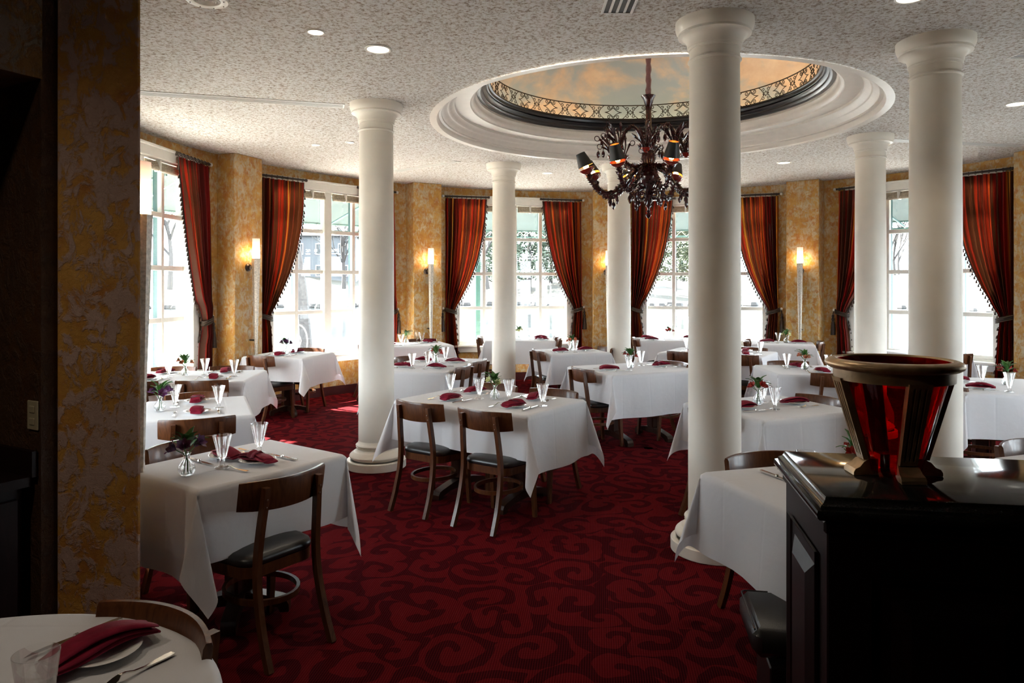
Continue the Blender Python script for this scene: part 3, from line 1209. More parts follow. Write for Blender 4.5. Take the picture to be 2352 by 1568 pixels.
downlight(-1.27, 4.62, .055, 'small bright recessed downlight near the plaster pillar side')
downlight(-.93, 4.955, .088, 'large recessed downlight in front of the front left column')
downlight(2.27, 4.06, .088, 'recessed downlight cut off by the top edge of the picture')
downlight(-.85, 1.55, .088, 'recessed downlight above the round table in front', power=20, cone=60)
downlight(-2.2, 1.0, .088, 'added unseen downlight lighting the plaster pillar front, before the niche', power=42, cone=150)  # lamp put in to brighten the pillar front
downlight(.45, 3.35, .088, 'added unseen fill downlight above the aisle, beyond the top edge')  # out-of-view fill lamp, added for the front of the tallest column
downlight(4.56, 6.457, .088, 'recessed downlight at the far right of the ceiling')
downlight(3.64, 9.56, .088, 'recessed downlight between dome and right sconce pilaster')
downlight(.52, 10.45, .08, 'recessed downlight beyond the dome near middle curtains', True)
downlight(-.10, 11.1, .05, 'small recessed downlight near the slim back column', True)
downlight(-1.86, 8.19, .05, 'small recessed downlight just left of the front left column', True)
downlight(-2.29, 8.34, .05, 'small recessed downlight above the tree trunk window', True)
sp_ = empty('ceiling_speaker', (-1.755, 4.107, CEIL))
tag(sp_, 'round ceiling speaker grille at the top edge', 'speaker')
place(MB().lathe([(.075, -.006), (.10, -.012), (.115, -.008), (.118, .002)], 32), 'rim', M['white_trim'], sp_)
gm = MB().lathe([(.001, -.003), (.075, -.003)], 32)
for k in range(1, 7):
    gm.lathe([(.011 * k, -.004), (.011 * k + .003, -.009), (.011 * k + .006, -.004)], 32)
place(gm, 'grille', M['vent'], sp_)
for k in range(8):
    place(MB().ball((.097 * math.cos(k * PI / 4), .097 * math.sin(k * PI / 4), -.012), .004, 6, 4), 'screw', M['nickel'], sp_)


def slot_vent(p, q, w, n, lab, extra=0):
    p, q = Vector((*p, CEIL)), Vector((*q, CEIL))
    d_ = q - p
    mid = (p + q) / 2
    s = empty('ceiling_vent', mid, math.atan2(d_.y, d_.x))
    tag(s, lab, 'vent', 'linear ceiling air vents')
    L = d_.length
    fr = MB()
    for sg in (-1, 1):
        fr.bbox((0, sg * w / 2, -.003), (L, .016, .008), .002)
        fr.bbox((sg * L / 2, 0, -.003), (.016, w + .016, .008), .002)
    place(fr, 'frame', M['vent'], s, smooth=0)
    place(MB().box((0, 0, .0), (L, w, .004)), 'backing', M['vent_dark'], s, smooth=0)
    sl = MB().box((0, 0, -.0035), (L - .01, w / n * .36, .003)).mesh('slat', 0)
    for k in range(n - 1):
        place(sl, 'slat', M['vent'], s, (0, -w / 2 + w * (k + 1) / n, 0))


slot_vent((-3.4, 6.02), (-1.54, 6.535), .13, 5, 'long white slot vent left of the front left column')
slot_vent((-1.67, 10.29), (-.727, 9.46), .11, 5, 'slot vent between front left and slim back columns')
slot_vent((4.2, 8.07), (6.0, 8.42), .12, 5, 'slot vent behind the two right hand columns')
slot_vent((.63, 3.92), (.63, 4.30), .175, 4, 'short square slotted vent at the top centre')
slot_vent((3.58, 5.08), (4.0, 5.08), .16, 5, 'short slotted vent at the right edge of the ceiling')

# ------------------------------------------------------------------ chandelier
ch = empty('chandelier', (CX, CY, 0), R(8))
tag(ch, 'dark aubergine glass chandelier with black shades, hanging from the dome', 'chandelier')
cr_ = random.Random(3)
sl = []
for k in range(40):
    z = 4.84 - (4.84 - 3.55) * k / 39
    sl.append((.002 * math.sin(k * 1.3), .002 * math.cos(k * 1.7), z))
place(MB().tube(sl, [.027 + .0045 * math.sin(k * 1.9) for k in range(40)], 10), 'chain_sleeve', M['ch_sleeve'], ch)
place(MB().lathe([(.03, 3.42), (.035, 3.46), (.055, 3.53), (.075, 3.56), (.06, 3.56), (.03, 3.5)], 14).lathe([(.03, 3.30), (.028, 3.42)], 12), 'top_cup', M['ch_glass'], ch)
prof = [(.02, 2.46), (.045, 2.50), (.05, 2.55), (.03, 2.58), (.04, 2.62), (.085, 2.68), (.10, 2.74), (.06, 2.80), (.05, 2.86), (.075, 2.92), (.065, 2.98), (.04, 3.03), (.05, 3.08), (.07, 3.13), (.045, 3.19), (.032, 3.25), (.03, 3.32)]
place(MB().lathe(prof, 16), 'centre_stem', M['ch_glass'], ch)


def spikes(mb, pts, n, r, l):
    for k in range(n):
        i = cr_.randrange(1, len(pts) - 1)
        p = Vector(pts[i])
        t = (Vector(pts[i + 1]) - Vector(pts[i - 1])).normalized()
        a = t.orthogonal().normalized()
        b = a.cross(t)
        q = cr_.uniform(0, 2 * PI)
        o = a * math.cos(q) + b * math.sin(q)
        mb.cone(p + o * r * .7, o * l * cr_.uniform(.6, 1.2) + t * l * .7, r * .55, 4)


def bez(P, n):
    """Catmull-Rom through points"""
    P = [Vector(p) for p in P]
    P = [P[0] * 2 - P[1]] + P + [P[-1] * 2 - P[-2]]
    out = []
    for s in range(1, len(P) - 2):
        for i in range(n):
            u = i / n
            a, b, c, d_ = P[s - 1], P[s], P[s + 1], P[s + 2]
            out.append(.5 * (2 * b + (c - a) * u + (2 * a - 5 * b + 4 * c - d_) * u * u + (3 * b - a - 3 * c + d_) * u ** 3))
    out.append(P[-2])
    return out


def drop(mb, p, s=1.0):
    mb.lathe([(.002, 0), (.006 * s, -.012 * s), (.005 * s, -.03 * s), (.02 * s, -.05 * s), (.024 * s, -.075 * s), (.016 * s, -.105 * s), (.001, -.125 * s)], 7, p)


arm_pts = bez([(.05, 0, 2.86), (.16, 0, 2.80), (.29, 0, 2.64), (.40, 0, 2.57), (.52, 0, 2.60), (.60, 0, 2.70), (.615, 0, 2.755)], 5)
am = MB().tube(arm_pts, [.022 + .005 * math.sin(i * 1.8) for i in range(len(arm_pts))], 7)
spikes(am, arm_pts, 110, .024, .024)
drop(am, (.40, 0, 2.545), .9)
drop(am, (.34, .03, 2.57), .7)
arm_me = am.mesh('arm')
cupm = MB().lathe([(.012, 0), (.045, .012), (.072, .035), (.082, .06), (.075, .062), (.04, .03), (.012, .02)], 14).mesh('drip_cup')
sleeve = MB().lathe([(.016, .02), (.016, .07)], 8, cap1=True).mesh('candle_sleeve')
bulbm = MB().ball((0, 0, .095), .030, 10, 8, 1.5).mesh('bulb')
shm = MB().lathe([(.078, .085), (.046, .225)], 20).mesh('lamp_shade')
shg = MB().lathe([(.0755, .086), (.0435, .224)], 20).mesh('shade_lining')
for k in range(8):
    a = 2 * PI * k / 8
    arm = place(arm_me, 'arm', M['ch_glass'], ch, rz=a)
    tl = R(24)
    for me_, nm, mt in ((cupm, 'drip_cup', 'ch_red'), (sleeve, 'candle_sleeve', 'ch_glass'), (bulbm, 'bulb', 'bulb'), (shm, 'lamp_shade', 'shade_black'), (shg, 'shade_lining', 'shade_gold')):
        o = place(me_, nm, M[mt], arm, (.615, 0, 2.755))
        o.rotation_euler = (0, tl, 0)
# upper branches: rise, arch over and carry a spray of stems, curls and drops
for k in range(8):
    a = 2 * PI * (k + .5) / 8
    up_ = bez([(.03, 0, 3.0), (.10, 0, 3.20), (.17, 0, 3.26), (.24, 0, 3.20), (.27, 0, 3.10), (.33, 0, 2.98), (.37, 0, 2.94)], 4) if k % 2 else bez([(.05, 0, 2.82), (.14, 0, 2.83), (.25, 0, 2.84), (.34, 0, 2.88), (.39, 0, 2.98)], 5)
    bm_ = MB().tube(up_, .018, 6)
    spikes(bm_, up_, 60, .019, .022)
    br = place(bm_, 'branch', M['ch_glass'], ch, rz=a)
    e = Vector(up_[-1])
    fm = MB()
    for q in range(9):
        b2 = cr_.uniform(0, 2 * PI)
        sp2 = cr_.uniform(.05, .13)
        tip = e + Vector((.03 + sp2 * math.cos(b2), sp2 * math.sin(b2), cr_.uniform(.12, .24)))
        mid = (e + tip) / 2 + Vector((-.015, 0, .02))
        pts = bez([e, mid, tip], 4)
        fm.tube(pts, [.005 + .010 * (i / len(pts)) ** 2 for i in range(len(pts))], 5)
        if q % 2:
            fm.cone(tip, (tip - mid).normalized() * .05, .018, 6)
        else:
            d_ = (tip - mid)
            d_.z = 0
            d_ = d_.normalized() if d_.length > 0 else Vector((1, 0, 0))
            cl = [tip + d_ * (.035 - .035 * math.cos(w)) * (1 - w / 12) + Vector((0, 0, .035 * math.sin(w) * (1 - w / 12))) for w in [i * .55 for i in range(14)]]
            fm.tube(cl, .0045, 4)
            if q % 4 == 0:
                drop(fm, cl[7], .8)
    for q in range(26):
        dv = Vector((cr_.uniform(-1, 1), cr_.uniform(-1, 1), cr_.uniform(-.5, 1))).normalized()
        fm.cone(e + dv * .012, dv * cr_.uniform(.03, .065), .012, 4)
    place(fm, 'flower_spray', M['ch_glass'], br)
    cu = place(MB().lathe([(.01, -.02), (.035, -.005), (.05, .025), (.045, .027), (.01, 0)], 10), 'flower_cup', M['ch_red'], br, e)
# leaf collar, curls and the hanging finial
lf = MB()
for k in range(150):
    z = cr_.uniform(2.50, 3.2)
    q = cr_.uniform(0, 2 * PI)
    r_ = .05 + .05 * math.exp(-((z - 2.72) / .12) ** 2)
    o = Vector((math.cos(q), math.sin(q), 0))
    lf.cone(o * r_ * .6 + Vector((0, 0, z)), o * cr_.uniform(.04, .09) + Vector((0, 0, cr_.uniform(-.03, .06))), .014, 4)
tag(place(lf, 'leaf_collar', M['ch_glass'], ch), kind='stuff')
for k in range(6):
    a = 2 * PI * k / 6
    cl = [(.07 + .05 * math.sin(w) * (1 - w / 11), 0, 2.62 - .06 + .055 * math.cos(w) * (1 - w / 11)) for w in [i * .5 for i in range(17)]]
    cm = MB().tube([(.05, 0, 2.70), (.10, 0, 2.66)] + cl, .008, 5)
    drop(cm, (.13, 0, 2.54), .8)
    place(cm, 'curl', M['ch_glass'], ch, rz=a)
fn_ = MB().lathe([(.02, 2.47), (.03, 2.45), (.014, 2.43), (.012, 2.40), (.026, 2.395), (.012, 2.38), (.030, 2.355), (.018, 2.33), (.001, 2.318)], 10)
place(fn_, 'finial', M['ch_glass'], ch)

# ------------------------------------------------------------------ host stand and urn
hs = empty('host_stand', (1.34, 2.155, 0), R(-9.5))
tag(hs, 'dark panelled wood host stand with polished black granite top', 'host stand')
HW, HD = 1.02, .60                 # granite size, local x to the right
hx0 = -.47
T = Matrix.Translation((hx0 + HW / 2 + .0, 0, 0))
gt = MB()
def slab_poly(o):
    return [(hx0 + o, -HD / 2 + o), (hx0 + 1.35 - o, -HD / 2 + o), (hx0 + 1.35 - o, HD / 2 - o), (hx0 + o, HD / 2 - o)]
ogee = [(.050, 1.004), (.030, 1.005), (.010, 1.008), (.002, 1.016), (.0, 1.026), (.003, 1.036), (.012, 1.040), (.013, 1.047), (.022, 1.052), (.028, 1.060), (.030, 1.068), (.033, 1.070)]
vs, fs = [], []
for o_, z in ogee:
    vs += [(x, y, z) for x, y in slab_poly(o_)]
for j in range(len(ogee) - 1):
    for k in range(4):
        k2 = (k + 1) % 4
        fs.append((j * 4 + k, j * 4 + k2, j * 4 + 4 + k2, j * 4 + 4 + k))
fs.append((3, 2, 1, 0))
b_ = (len(ogee) - 1) * 4
fs.append((b_, b_ + 1, b_ + 2, b_ + 3))
gt.add(vs, fs)
place(gt, 'countertop', M['granite'], hs, smooth=40)
bd = MB().bbox((hx0 + 1.35 / 2, 0, .50), (1.35 - .07, HD - .07, 1.0), .004)
bd.bbox((hx0 + 1.35 / 2, 0, .985), (1.35 - .05, HD - .05, .035), .006)
place(bd, 'body', M['dark_wood'], hs, smooth=0)


def raised_panel(w, h, name, loc, rz):
    m = MB()
    g = .055
    rings_ = [((w, h), .0), ((w - .02, h - .02), -.016), ((w - .05, h - .05), -.012), ((w - .05 - 2 * g, h - .05 - 2 * g), .010), ((w - .06 - 2 * g, h - .06 - 2 * g), .012)]
    vs, fs = [], []
    for (a, b), o_ in [((w + .03, h + .03), .0), ((w + .03, h + .03), .008)] + rings_:
        vs += [(-a / 2, -o_, -b / 2), (a / 2, -o_, -b / 2), (a / 2, -o_, b / 2), (-a / 2, -o_, b / 2)]
    nr = len(vs) // 4
    for j in range(nr - 1):
        for k in range(4):
            k2 = (k + 1) % 4
            fs.append((j * 4 + k, j * 4 + k2, j * 4 + 4 + k2, j * 4 + 4 + k))
    fs.append(tuple((nr - 1) * 4 + k for k in range(4)))
    m.add(vs, fs)
    return place(m, name, M['dark_wood'], hs, loc, rz, smooth=0)


raised_panel(.34, .74, 'side_panel', (hx0 + .029, 0, .50), -PI / 2)
raised_panel(.40, .72, 'front_panel', (hx0 + .36, -HD / 2 + .029, .48), 0)
raised_panel(.40, .72, 'front_panel', (hx0 + .93, -HD / 2 + .029, .48), 0)

# bench behind the stand
bn = empty('booth_bench', (1.45, 2.62, -.03), R(-9.5))
tag(bn, 'black vinyl bench seat against the back of the host stand', 'bench')
place(MB().bbox((0, 0, .40), (1.14, .36, .11), .03), 'seat', M['leather'], bn, smooth=60)
place(MB().bbox((.02, -.02, .172), (1.06, .28, .284), .005), 'base', M['dark_wood'], bn, smooth=0)
pp = [(-.562, -.16, .452), (-.562, .16, .452), (-.55, .172, .452), (.55, .172, .452)]
place(MB().tube([(x, y, .4485) for x, y, z in pp], .0035, 5), 'piping', M['leather'], bn)

# brass and ruby glass urn
ur = empty('urn', (1.173, 2.20, 1.0705), 0)
tag(ur, 'large brass footed urn with ruby red glass, on the host stand', 'urn')
URZ = .335
gp = [(.02, .012), (.075, .012), (.080, .02), (.154, URZ - .03), (.157, URZ + .012), (.153, URZ + .012), (.150, URZ - .03), (.074, .03), (.02, .024)]
place(MB().lathe(gp, 40), 'glass_liner', M['ruby'], ur, smooth=40)
rp = [(.150, URZ - .012), (.168, URZ - .045), (.172, URZ - .043), (.173, URZ - .012), (.186, URZ - .010)]
for k in range(9):
    q = -PI / 2 + PI * 1.05 * k / 8
    rp.append((.174 + .016 * math.cos(q) - .010 * (k / 8), URZ + .006 + .016 * math.sin(q) + .003 * k / 8))
rp += [(.150, URZ + .018), (.149, URZ - .012)]
rm = MB().lathe([(.159, URZ - .045), (.168, URZ - .046), (.169, URZ - .012), (.160, URZ - .012)], 56)
place(rm, 'rim_band', M['bronze'], ur)
rr = [(.159, URZ - .012), (.180, URZ - .012), (.190, URZ - .006), (.193, URZ + .002), (.190, URZ + .010), (.178, URZ + .016), (.164, URZ + .018), (.159, URZ + .013), (.159, URZ - .012)]
place(MB().lathe(rr, 56), 'rim', M['bronze_light'], ur, smooth=60)
for k in range(4):
    az = R(-93 + 90 * k)
    rb = MB()
    z0, z1 = .046, URZ - .04
    r0, r1 = .090, .164
    w0, w1 = .050, .066
    prof_w = [(-1, 0), (-1, 1), (-.62, 1), (-.58, .35), (-.42, .35), (-.38, 1), (-.10, 1), (-.06, .35), (.06, .35), (.10, 1), (.38, 1), (.42, .35), (.58, .35), (.62, 1), (1, 1), (1, 0)]
    vs = []
    lv = [(0, 0), (.05, 0), (.08, 1), (.92, 1), (.95, 0), (1, 0)]
    for u, gr in lv:
        w = (w0 + (w1 - w0) * u) / 2
        r_ = r0 + (r1 - r0) * u
        for x, t_ in prof_w:
            th_ = .016 if (t_ == 1 or (t_ == .35 and not gr)) else (.016 * .35 if t_ == .35 else -.006)
            vs.append((x * w, -(r_ + th_ - .008), z0 + (z1 - z0) * u))
    np_ = len(prof_w)
    fs = []
    for j in range(len(lv) - 1):
        for i in range(np_ - 1):
            a = j * np_ + i
            fs.append((a, a + 1, a + np_ + 1, a + np_))
        a = j * np_
        fs.append((a + np_ - 1, a, a + np_, a + 2 * np_ - 1))
    rb.add(vs, fs)
    rib_ = place(rb, 'rib', M['bronze'], ur, rz=az, smooth=20)
    ft = MB()
    sec = [(.050, .046, .024), (.080, .050, .040), (.100, .040, .050), (.112, .026, .054), (.126, .020, .057), (.132, .010, .058)]
    vs = []
    for r_, z, hw_ in sec:
        hw_ *= .62
        vs += [(-hw_, -r_, .0008), (hw_, -r_, .0008), (hw_, -r_, z), (-hw_, -r_, z)]
    fs = [(0, 1, 2, 3), tuple(len(vs) - 4 + k for k in (3, 2, 1, 0))]
    for j in range(len(sec) - 1):
        for i in range(4):
            i2 = (i + 1) % 4
            fs.append((j * 4 + i, j * 4 + 4 + i, j * 4 + 4 + i2, j * 4 + i2))
    ft.add(vs, fs)
    place(ft, 'foot', M['bronze_light'], rib_, smooth=30)

# ------------------------------------------------------------------ furniture prototypes (meshes shared by all copies)
def chair_meshes():
    m = {}
    # seat cushion: rounded trapezoid, domed
    def outline(s=1.0, n=9, inset=0.0):
        pts = []
        cs = [(.195, -.18, .08), (.225, .20, .10), (-.225, .20, .10), (-.195, -.18, .08)]
        start = [-90, 0, 90, 180]
        for (x, y, r), a0 in zip(cs, start):
            r -= inset * 0
            cx_, cy_ = x - math.copysign(r, x), y - math.copysign(r, y)
            for k in range(n):
                a = R(a0 + 90 * k / (n - 1))
                pts.append(((cx_ + r * math.cos(a)) * s, (cy_ + r * math.sin(a)) * s))
        return pts
    def stack(levels):
        mb = MB()
        vs, fs = [], []
        n = len(outline())
        for s, z in levels:
            vs += [(x, y, z) for x, y in outline(s)]
        for j in range(len(levels) - 1):
            for i in range(n):
                k = (i + 1) % n
                fs.append((j * n + i, j * n + k, (j + 1) * n + k, (j + 1) * n + i))
        fs.append(tuple(range(n))[::-1])
        fs.append(tuple((len(levels) - 1) * n + i for i in range(n)))
        mb.add(vs, fs)
        return mb
    m['seat'] = stack([(.97, .412), (1.0, .418), (1.005, .432), (.97, .447), (.86, .457), (.6, .463), (.3, .465)]).mesh('seat', 60)
    m['seat_frame'] = stack([(.90, .360), (.985, .362), (.985, .412), (.9, .413)]).mesh('seat_frame', 30)
    # curved back slat
    def sl(x):
        return -.245 + .075 * (x / .225) ** 2
    pts = [(x, sl(x), .735) for x in [-.225 + .45 * k / 16 for k in range(17)]]
    N = 17
    vs, fs = [], []
    for k in range(N):
        x = -.225 + .45 * k / 16
        y = sl(x)
        t = Vector((1, 2 * .075 * x / .225 ** 2, 0)).normalized()
        nrm = Vector((-t.y, t.x, 0))
        e = abs(x / .225)
        zb = .662 + .012 * e ** 3
        zt = .800 - .004 * e ** 4
        sec = [(-.010, zb), (-.012, zb + .02), (-.012, zt - .012), (-.007, zt), (.006, zt), (.011, zt - .012), (.011, zb + .02), (.009, zb)]
        for o, z in sec:
            lean = -(z - .735) * .16
            p = Vector((x, y + lean, z)) + nrm * o
            vs.append(tuple(p))
    for k in range(N - 1):
        for q in range(8):
            q2 = (q + 1) % 8
            fs.append((k * 8 + q, (k + 1) * 8 + q, (k + 1) * 8 + q2, k * 8 + q2))
    fs.append(tuple(range(8)))
    fs.append(tuple((N - 1) * 8 + q for q in range(8))[::-1])
    mb = MB()
    mb.add(vs, fs)
    m['backrest'] = mb.mesh('backrest', 40)
    for s, nm in ((-1, 'rl'), (1, 'rr')):
        mb = MB()
        P = [(s * .168, -.315, 0), (s * .165, -.262, .14), (s * .160, -.222, .30), (s * .156, -.212, .44), (s * .150, -.226, .58), (s * .142, -.242, .70), (s * .140, -.250, .755), (s * .140, -.251, .772)]
        mb.sweep(bez(P, 3), .026, .034, up=(0, 1, 0))
        for z, y in ((.72, -.264), (.685, -.257)):
            mb.lathe([(.001, -.004), (.006, -.003), (.006, .0)], 6, M=Matrix.Translation((s * .142, y, z)) @ Matrix.Rotation(-PI / 2, 4, 'X'))
        m[nm] = mb.mesh('leg', 30)
        mb = MB().sweep([(s * .182, .175, 0), (s * .178, .160, .2), (s * .172, .155, .405)], [.026, .032, .036], [.026, .032, .036], up=(0, 1, 0))
        m['fl' if s < 0 else 'fr'] = mb.mesh('leg', 30)
    hoop = [(.155 * math.cos(a) * (1 if True else 1), -.015 + .185 * math.sin(a), .235) for a in [2 * PI * k / 28 for k in range(28)]]
    m['stretcher'] = MB().sweep(hoop, .016, .026, closed=True).mesh('stretcher', 30)
    return m


CM = chair_meshes()
CHAIR = None
chair_proto = empty('dining_chair')
tag(chair_proto, 'x', 'chair', 'wooden dining chairs with black seats')
place(CM['seat'], 'seat', M['leather'], chair_proto)
place(CM['seat_frame'], 'seat_frame', M['chair_wood'], chair_proto)
place(CM['backrest'], 'backrest', M['chair_wood'], chair_proto)
for q in ('rl', 'rr', 'fl', 'fr'):
    place(CM[q], 'leg', M['chair_wood'], chair_proto)
place(CM['stretcher'], 'stretcher', M['chair_wood'], chair_proto)

# tableware ------------------------------------------------------------
plate_me = MB().lathe([(.001, .004), (.045, .004), (.055, .008), (.086, .017), (.088, .019), (.085, .020), (.055, .012), (.046, .008), (.001, .008)], 32).mesh('side_plate', 50)
plate_me.materials.append(M['china'])
gl = [(.001, .0), (.034, .0), (.035, .003), (.030, .005), (.014, .009), (.0125, .014), (.0125, .042), (.016, .047), (.021, .055), (.031, .100), (.0455, .158), (.0445, .159), (.0297, .101), (.018, .058), (.001, .052)]
glass_me = MB().lathe(gl, 22).mesh('water_glass', 50)
glass_me.materials.append(M['glass'])
tumb_me = MB().lathe([(.001, 0), (.028, 0), (.031, .004), (.036, .06), (.044, .125), (.0425, .1255), (.034, .06), (.029, .012), (.001, .010)], 28).mesh('tumbler', 50)
tumb_me.materials.append(M['glass'])


def napkin_mesh(seed, fold):
    r = random.Random(seed)
    mb = MB()
    nu, nv = 18, 14
    L, Wd = .215, .082
    for lay in range(3):
        p1, p2 = r.uniform(0, 6), r.uniform(0, 6)
        zt = .020 + .0105 * lay
        wl = Wd * (1.0 - .07 * lay)
        ox = r.uniform(-.006, .006)
        def fn(u, v):
            s = 2 * u - 1
            a = 2 * PI * v
            # flattened rounded section, slightly tapering and drooping at the ends
            w = wl * (.5 + .03 * math.sin(5 * u + p1)) * (1 - .12 * abs(s) ** 3)
            h = .0058 * (1 - .35 * abs(s) ** 4)
            ca, sa = math.cos(a), math.sin(a)
            x = math.copysign(abs(ca) ** .55, ca) * w
            z = zt + math.copysign(abs(sa) ** .7, sa) * h
            z += .005 * math.sin(3.1 * s + p2) * .6 + .004 * math.cos(x * 40 + p1) - .011 * abs(s) ** 2.2 * (.6 + .4 * lay)
            y = s * L / 2 * (1 - .05 * lay) + .006 * math.sin(x * 30 + p1)
            return (x + ox + .006 * math.sin(3 * s + p1), y, z)
        mb.grid(fn, nu, nv)
        for end in (0, 1):
            c = len(mb.v)
            base = c - (nu + 1) * (nv + 1)
            ring_ = [base + j * (nu + 1) + (nu if end else 0) for j in range(nv)]
            mb.f.append(tuple(ring_ if not end else ring_[::-1]))
    if fold:                                      # band wrapped across the middle
        def fb(u, v):
            s = 2 * u - 1
            return ((s) * .046, .02 + .055 * (v - .5) + .02 * s, .052 - .020 * abs(s) ** 4 + .003 * math.sin(9 * v))
        mb.grid(fb, 10, 6)
    me = mb.mesh('napkin', 50)
    me.materials.append(M['napkin'])
    return me


NAPS = [napkin_mesh(11, False), napkin_mesh(12, True), napkin_mesh(13, False)]


def fork_mesh():
    mb = MB()
    zc = lambda y: .004 + .012 * math.exp(-((y - .03) / .028) ** 2)
    P = [(0, y, zc(y)) for y in (-.10, -.085, -.06, -.03, 0, .02, .035)]
    mb.sweep(P, [.015, .018, .015, .008, .006, .006, .009], [.003] * 7)
    mb.sweep([(0, .033, zc(.033)), (0, .043, .010), (0, .056, .005)], [.009, .022, .025], .0022)
    for k in range(4):
        x = -.0105 + .007 * k
        mb.sweep([(x, .054, .005), (x * 1.02, .075, .003), (x, .098, .006)], [.0045, .0036, .002], .002)
    me = mb.mesh('fork', 40)
    me.materials.append(M['steel'])
    return me


def knife_mesh():
    mb = MB()
    mb.sweep(bez([(0, -.11, .006), (0, -.09, .006), (0, -.05, .006), (0, -.01, .006), (0, .0, .006)], 3), [.014] * 3 + [.016] * 3 + [.013] * 3 + [.011] * 4, .008)
    mb.lathe([(.001, -.006), (.009, -.004), (.009, .004), (.001, .006)], 8, M=Matrix.Translation((0, .003, .007)) @ Matrix.Rotation(PI / 2, 4, 'X'))
    mb.prism([(-.007, .006), (.008, .006), (.010, .07), (.008, .10), (-.004, .125), (-.007, .09)], .005, .0068)
    me = mb.mesh('knife', 40)
    me.materials.append(M['steel'])
    return me


FORK, KNIFE = fork_mesh(), knife_mesh()
vr = random.Random(5)
vb_me = MB().lathe([(.001, .0), (.024, .0), (.030, .004), (.039, .024), (.038, .040), (.028, .058), (.016, .072), (.0135, .084), (.016, .096), (.021, .104), (.0195, .1045), (.0125, .086), (.015, .072), (.026, .057), (.0355, .040), (.0365, .025), (.028, .008), (.001, .006)], 24).mesh('vase_body', 60)
wt_me = MB().lathe([(.001, .007), (.027, .009), (.0355, .025), (.0350, .036), (.001, .036)], 20).mesh('water', 60)
st = MB()
tips = []
for k in range(5):
    a = 2 * PI * k / 5 + .3
    tip = Vector((.046 * math.cos(a), .046 * math.sin(a), .122 + .012 * (k % 3)))
    st.tube(bez([(-.015 * math.cos(a), -.015 * math.sin(a), .012), (0, 0, .085), tuple(tip)], 4), .0022, 5)
    tips.append(tip)
stem_me = st.mesh('stem')
lfm = MB().grid(lambda u, v: ((u - .5) * .030 * math.sin(PI * min(1, v * .93 + .07)) , v * .085, .022 * math.sin(v * 2.2) - .025 * v * v + .004 * abs(2 * u - 1)), 2, 5).mesh('leaf', 60)


def blossom_mesh():
    mb = MB()
    for k in range(6):
        a = 2 * PI * k / 6
        T = Matrix.Rotation(a, 4, 'Z')
        wid = .017 if k % 2 else .021
        mb.grid(lambda u, v: (.004 + .030 * v ** 1.25, (u - .5) * wid * math.sin(PI * min(1, .12 + .86 * v)) * 1.6, .042 * v - .010 * v ** 3 + .004 * abs(2 * u - 1)), 2, 4, M=T)
    for k in range(4):
        mb.tube([(0, 0, 0), (.004 * math.cos(k * 1.6), .004 * math.sin(k * 1.6), .036)], .0012, 4)
    return mb.mesh('blossom', 60)



BL = {}
for nm in ('purple', 'white', 'red', 'coral'):
    me = blossom_mesh()
    me.materials.append(M['fl_' + nm])
    BL[nm] = me
LEAVES = [(6.28 * k / 13 + vr.uniform(-.3, .3), vr.uniform(.25, 1.15), vr.uniform(.9, 1.35)) for k in range(13)]


def vase(x, y, z, rz, colour, label):
    v = empty('flower_vase', (x, y, z), rz)
    tag(v, label, 'vase', 'bud vases with flowers')
    place(vb_me, 'vase_body', M['glass'], v)
    place(wt_me, 'water', M['water'], v)
    place(stem_me, 'stem', M['stem'], v)
    for a, el, s in LEAVES:
        o = place(lfm, 'leaf', M['leaf'], v, (.01 * math.cos(a + PI / 2), .01 * math.sin(a + PI / 2), .100 + .02 * s))
        o.rotation_euler = (el, 0, a)
        o.scale = (s, s, s)
    for k, tp in enumerate(tips[:4]):
        o = place(BL[colour], 'blossom', None, v, tuple(tp))
        a = math.atan2(tp.y, tp.x)
        o.rotation_euler = (0, .75 if k % 2 else 1.05, a)
        s = 1.05 if colour == 'purple' else .85
        o.scale = (s, s, s)
    return v


TOP = .76


def drop_arc(d, r=.018):
    if d < r * PI / 2:
        return r * math.sin(d / r), r * (1 - math.cos(d / r))
    return r, r + (d - r * PI / 2)


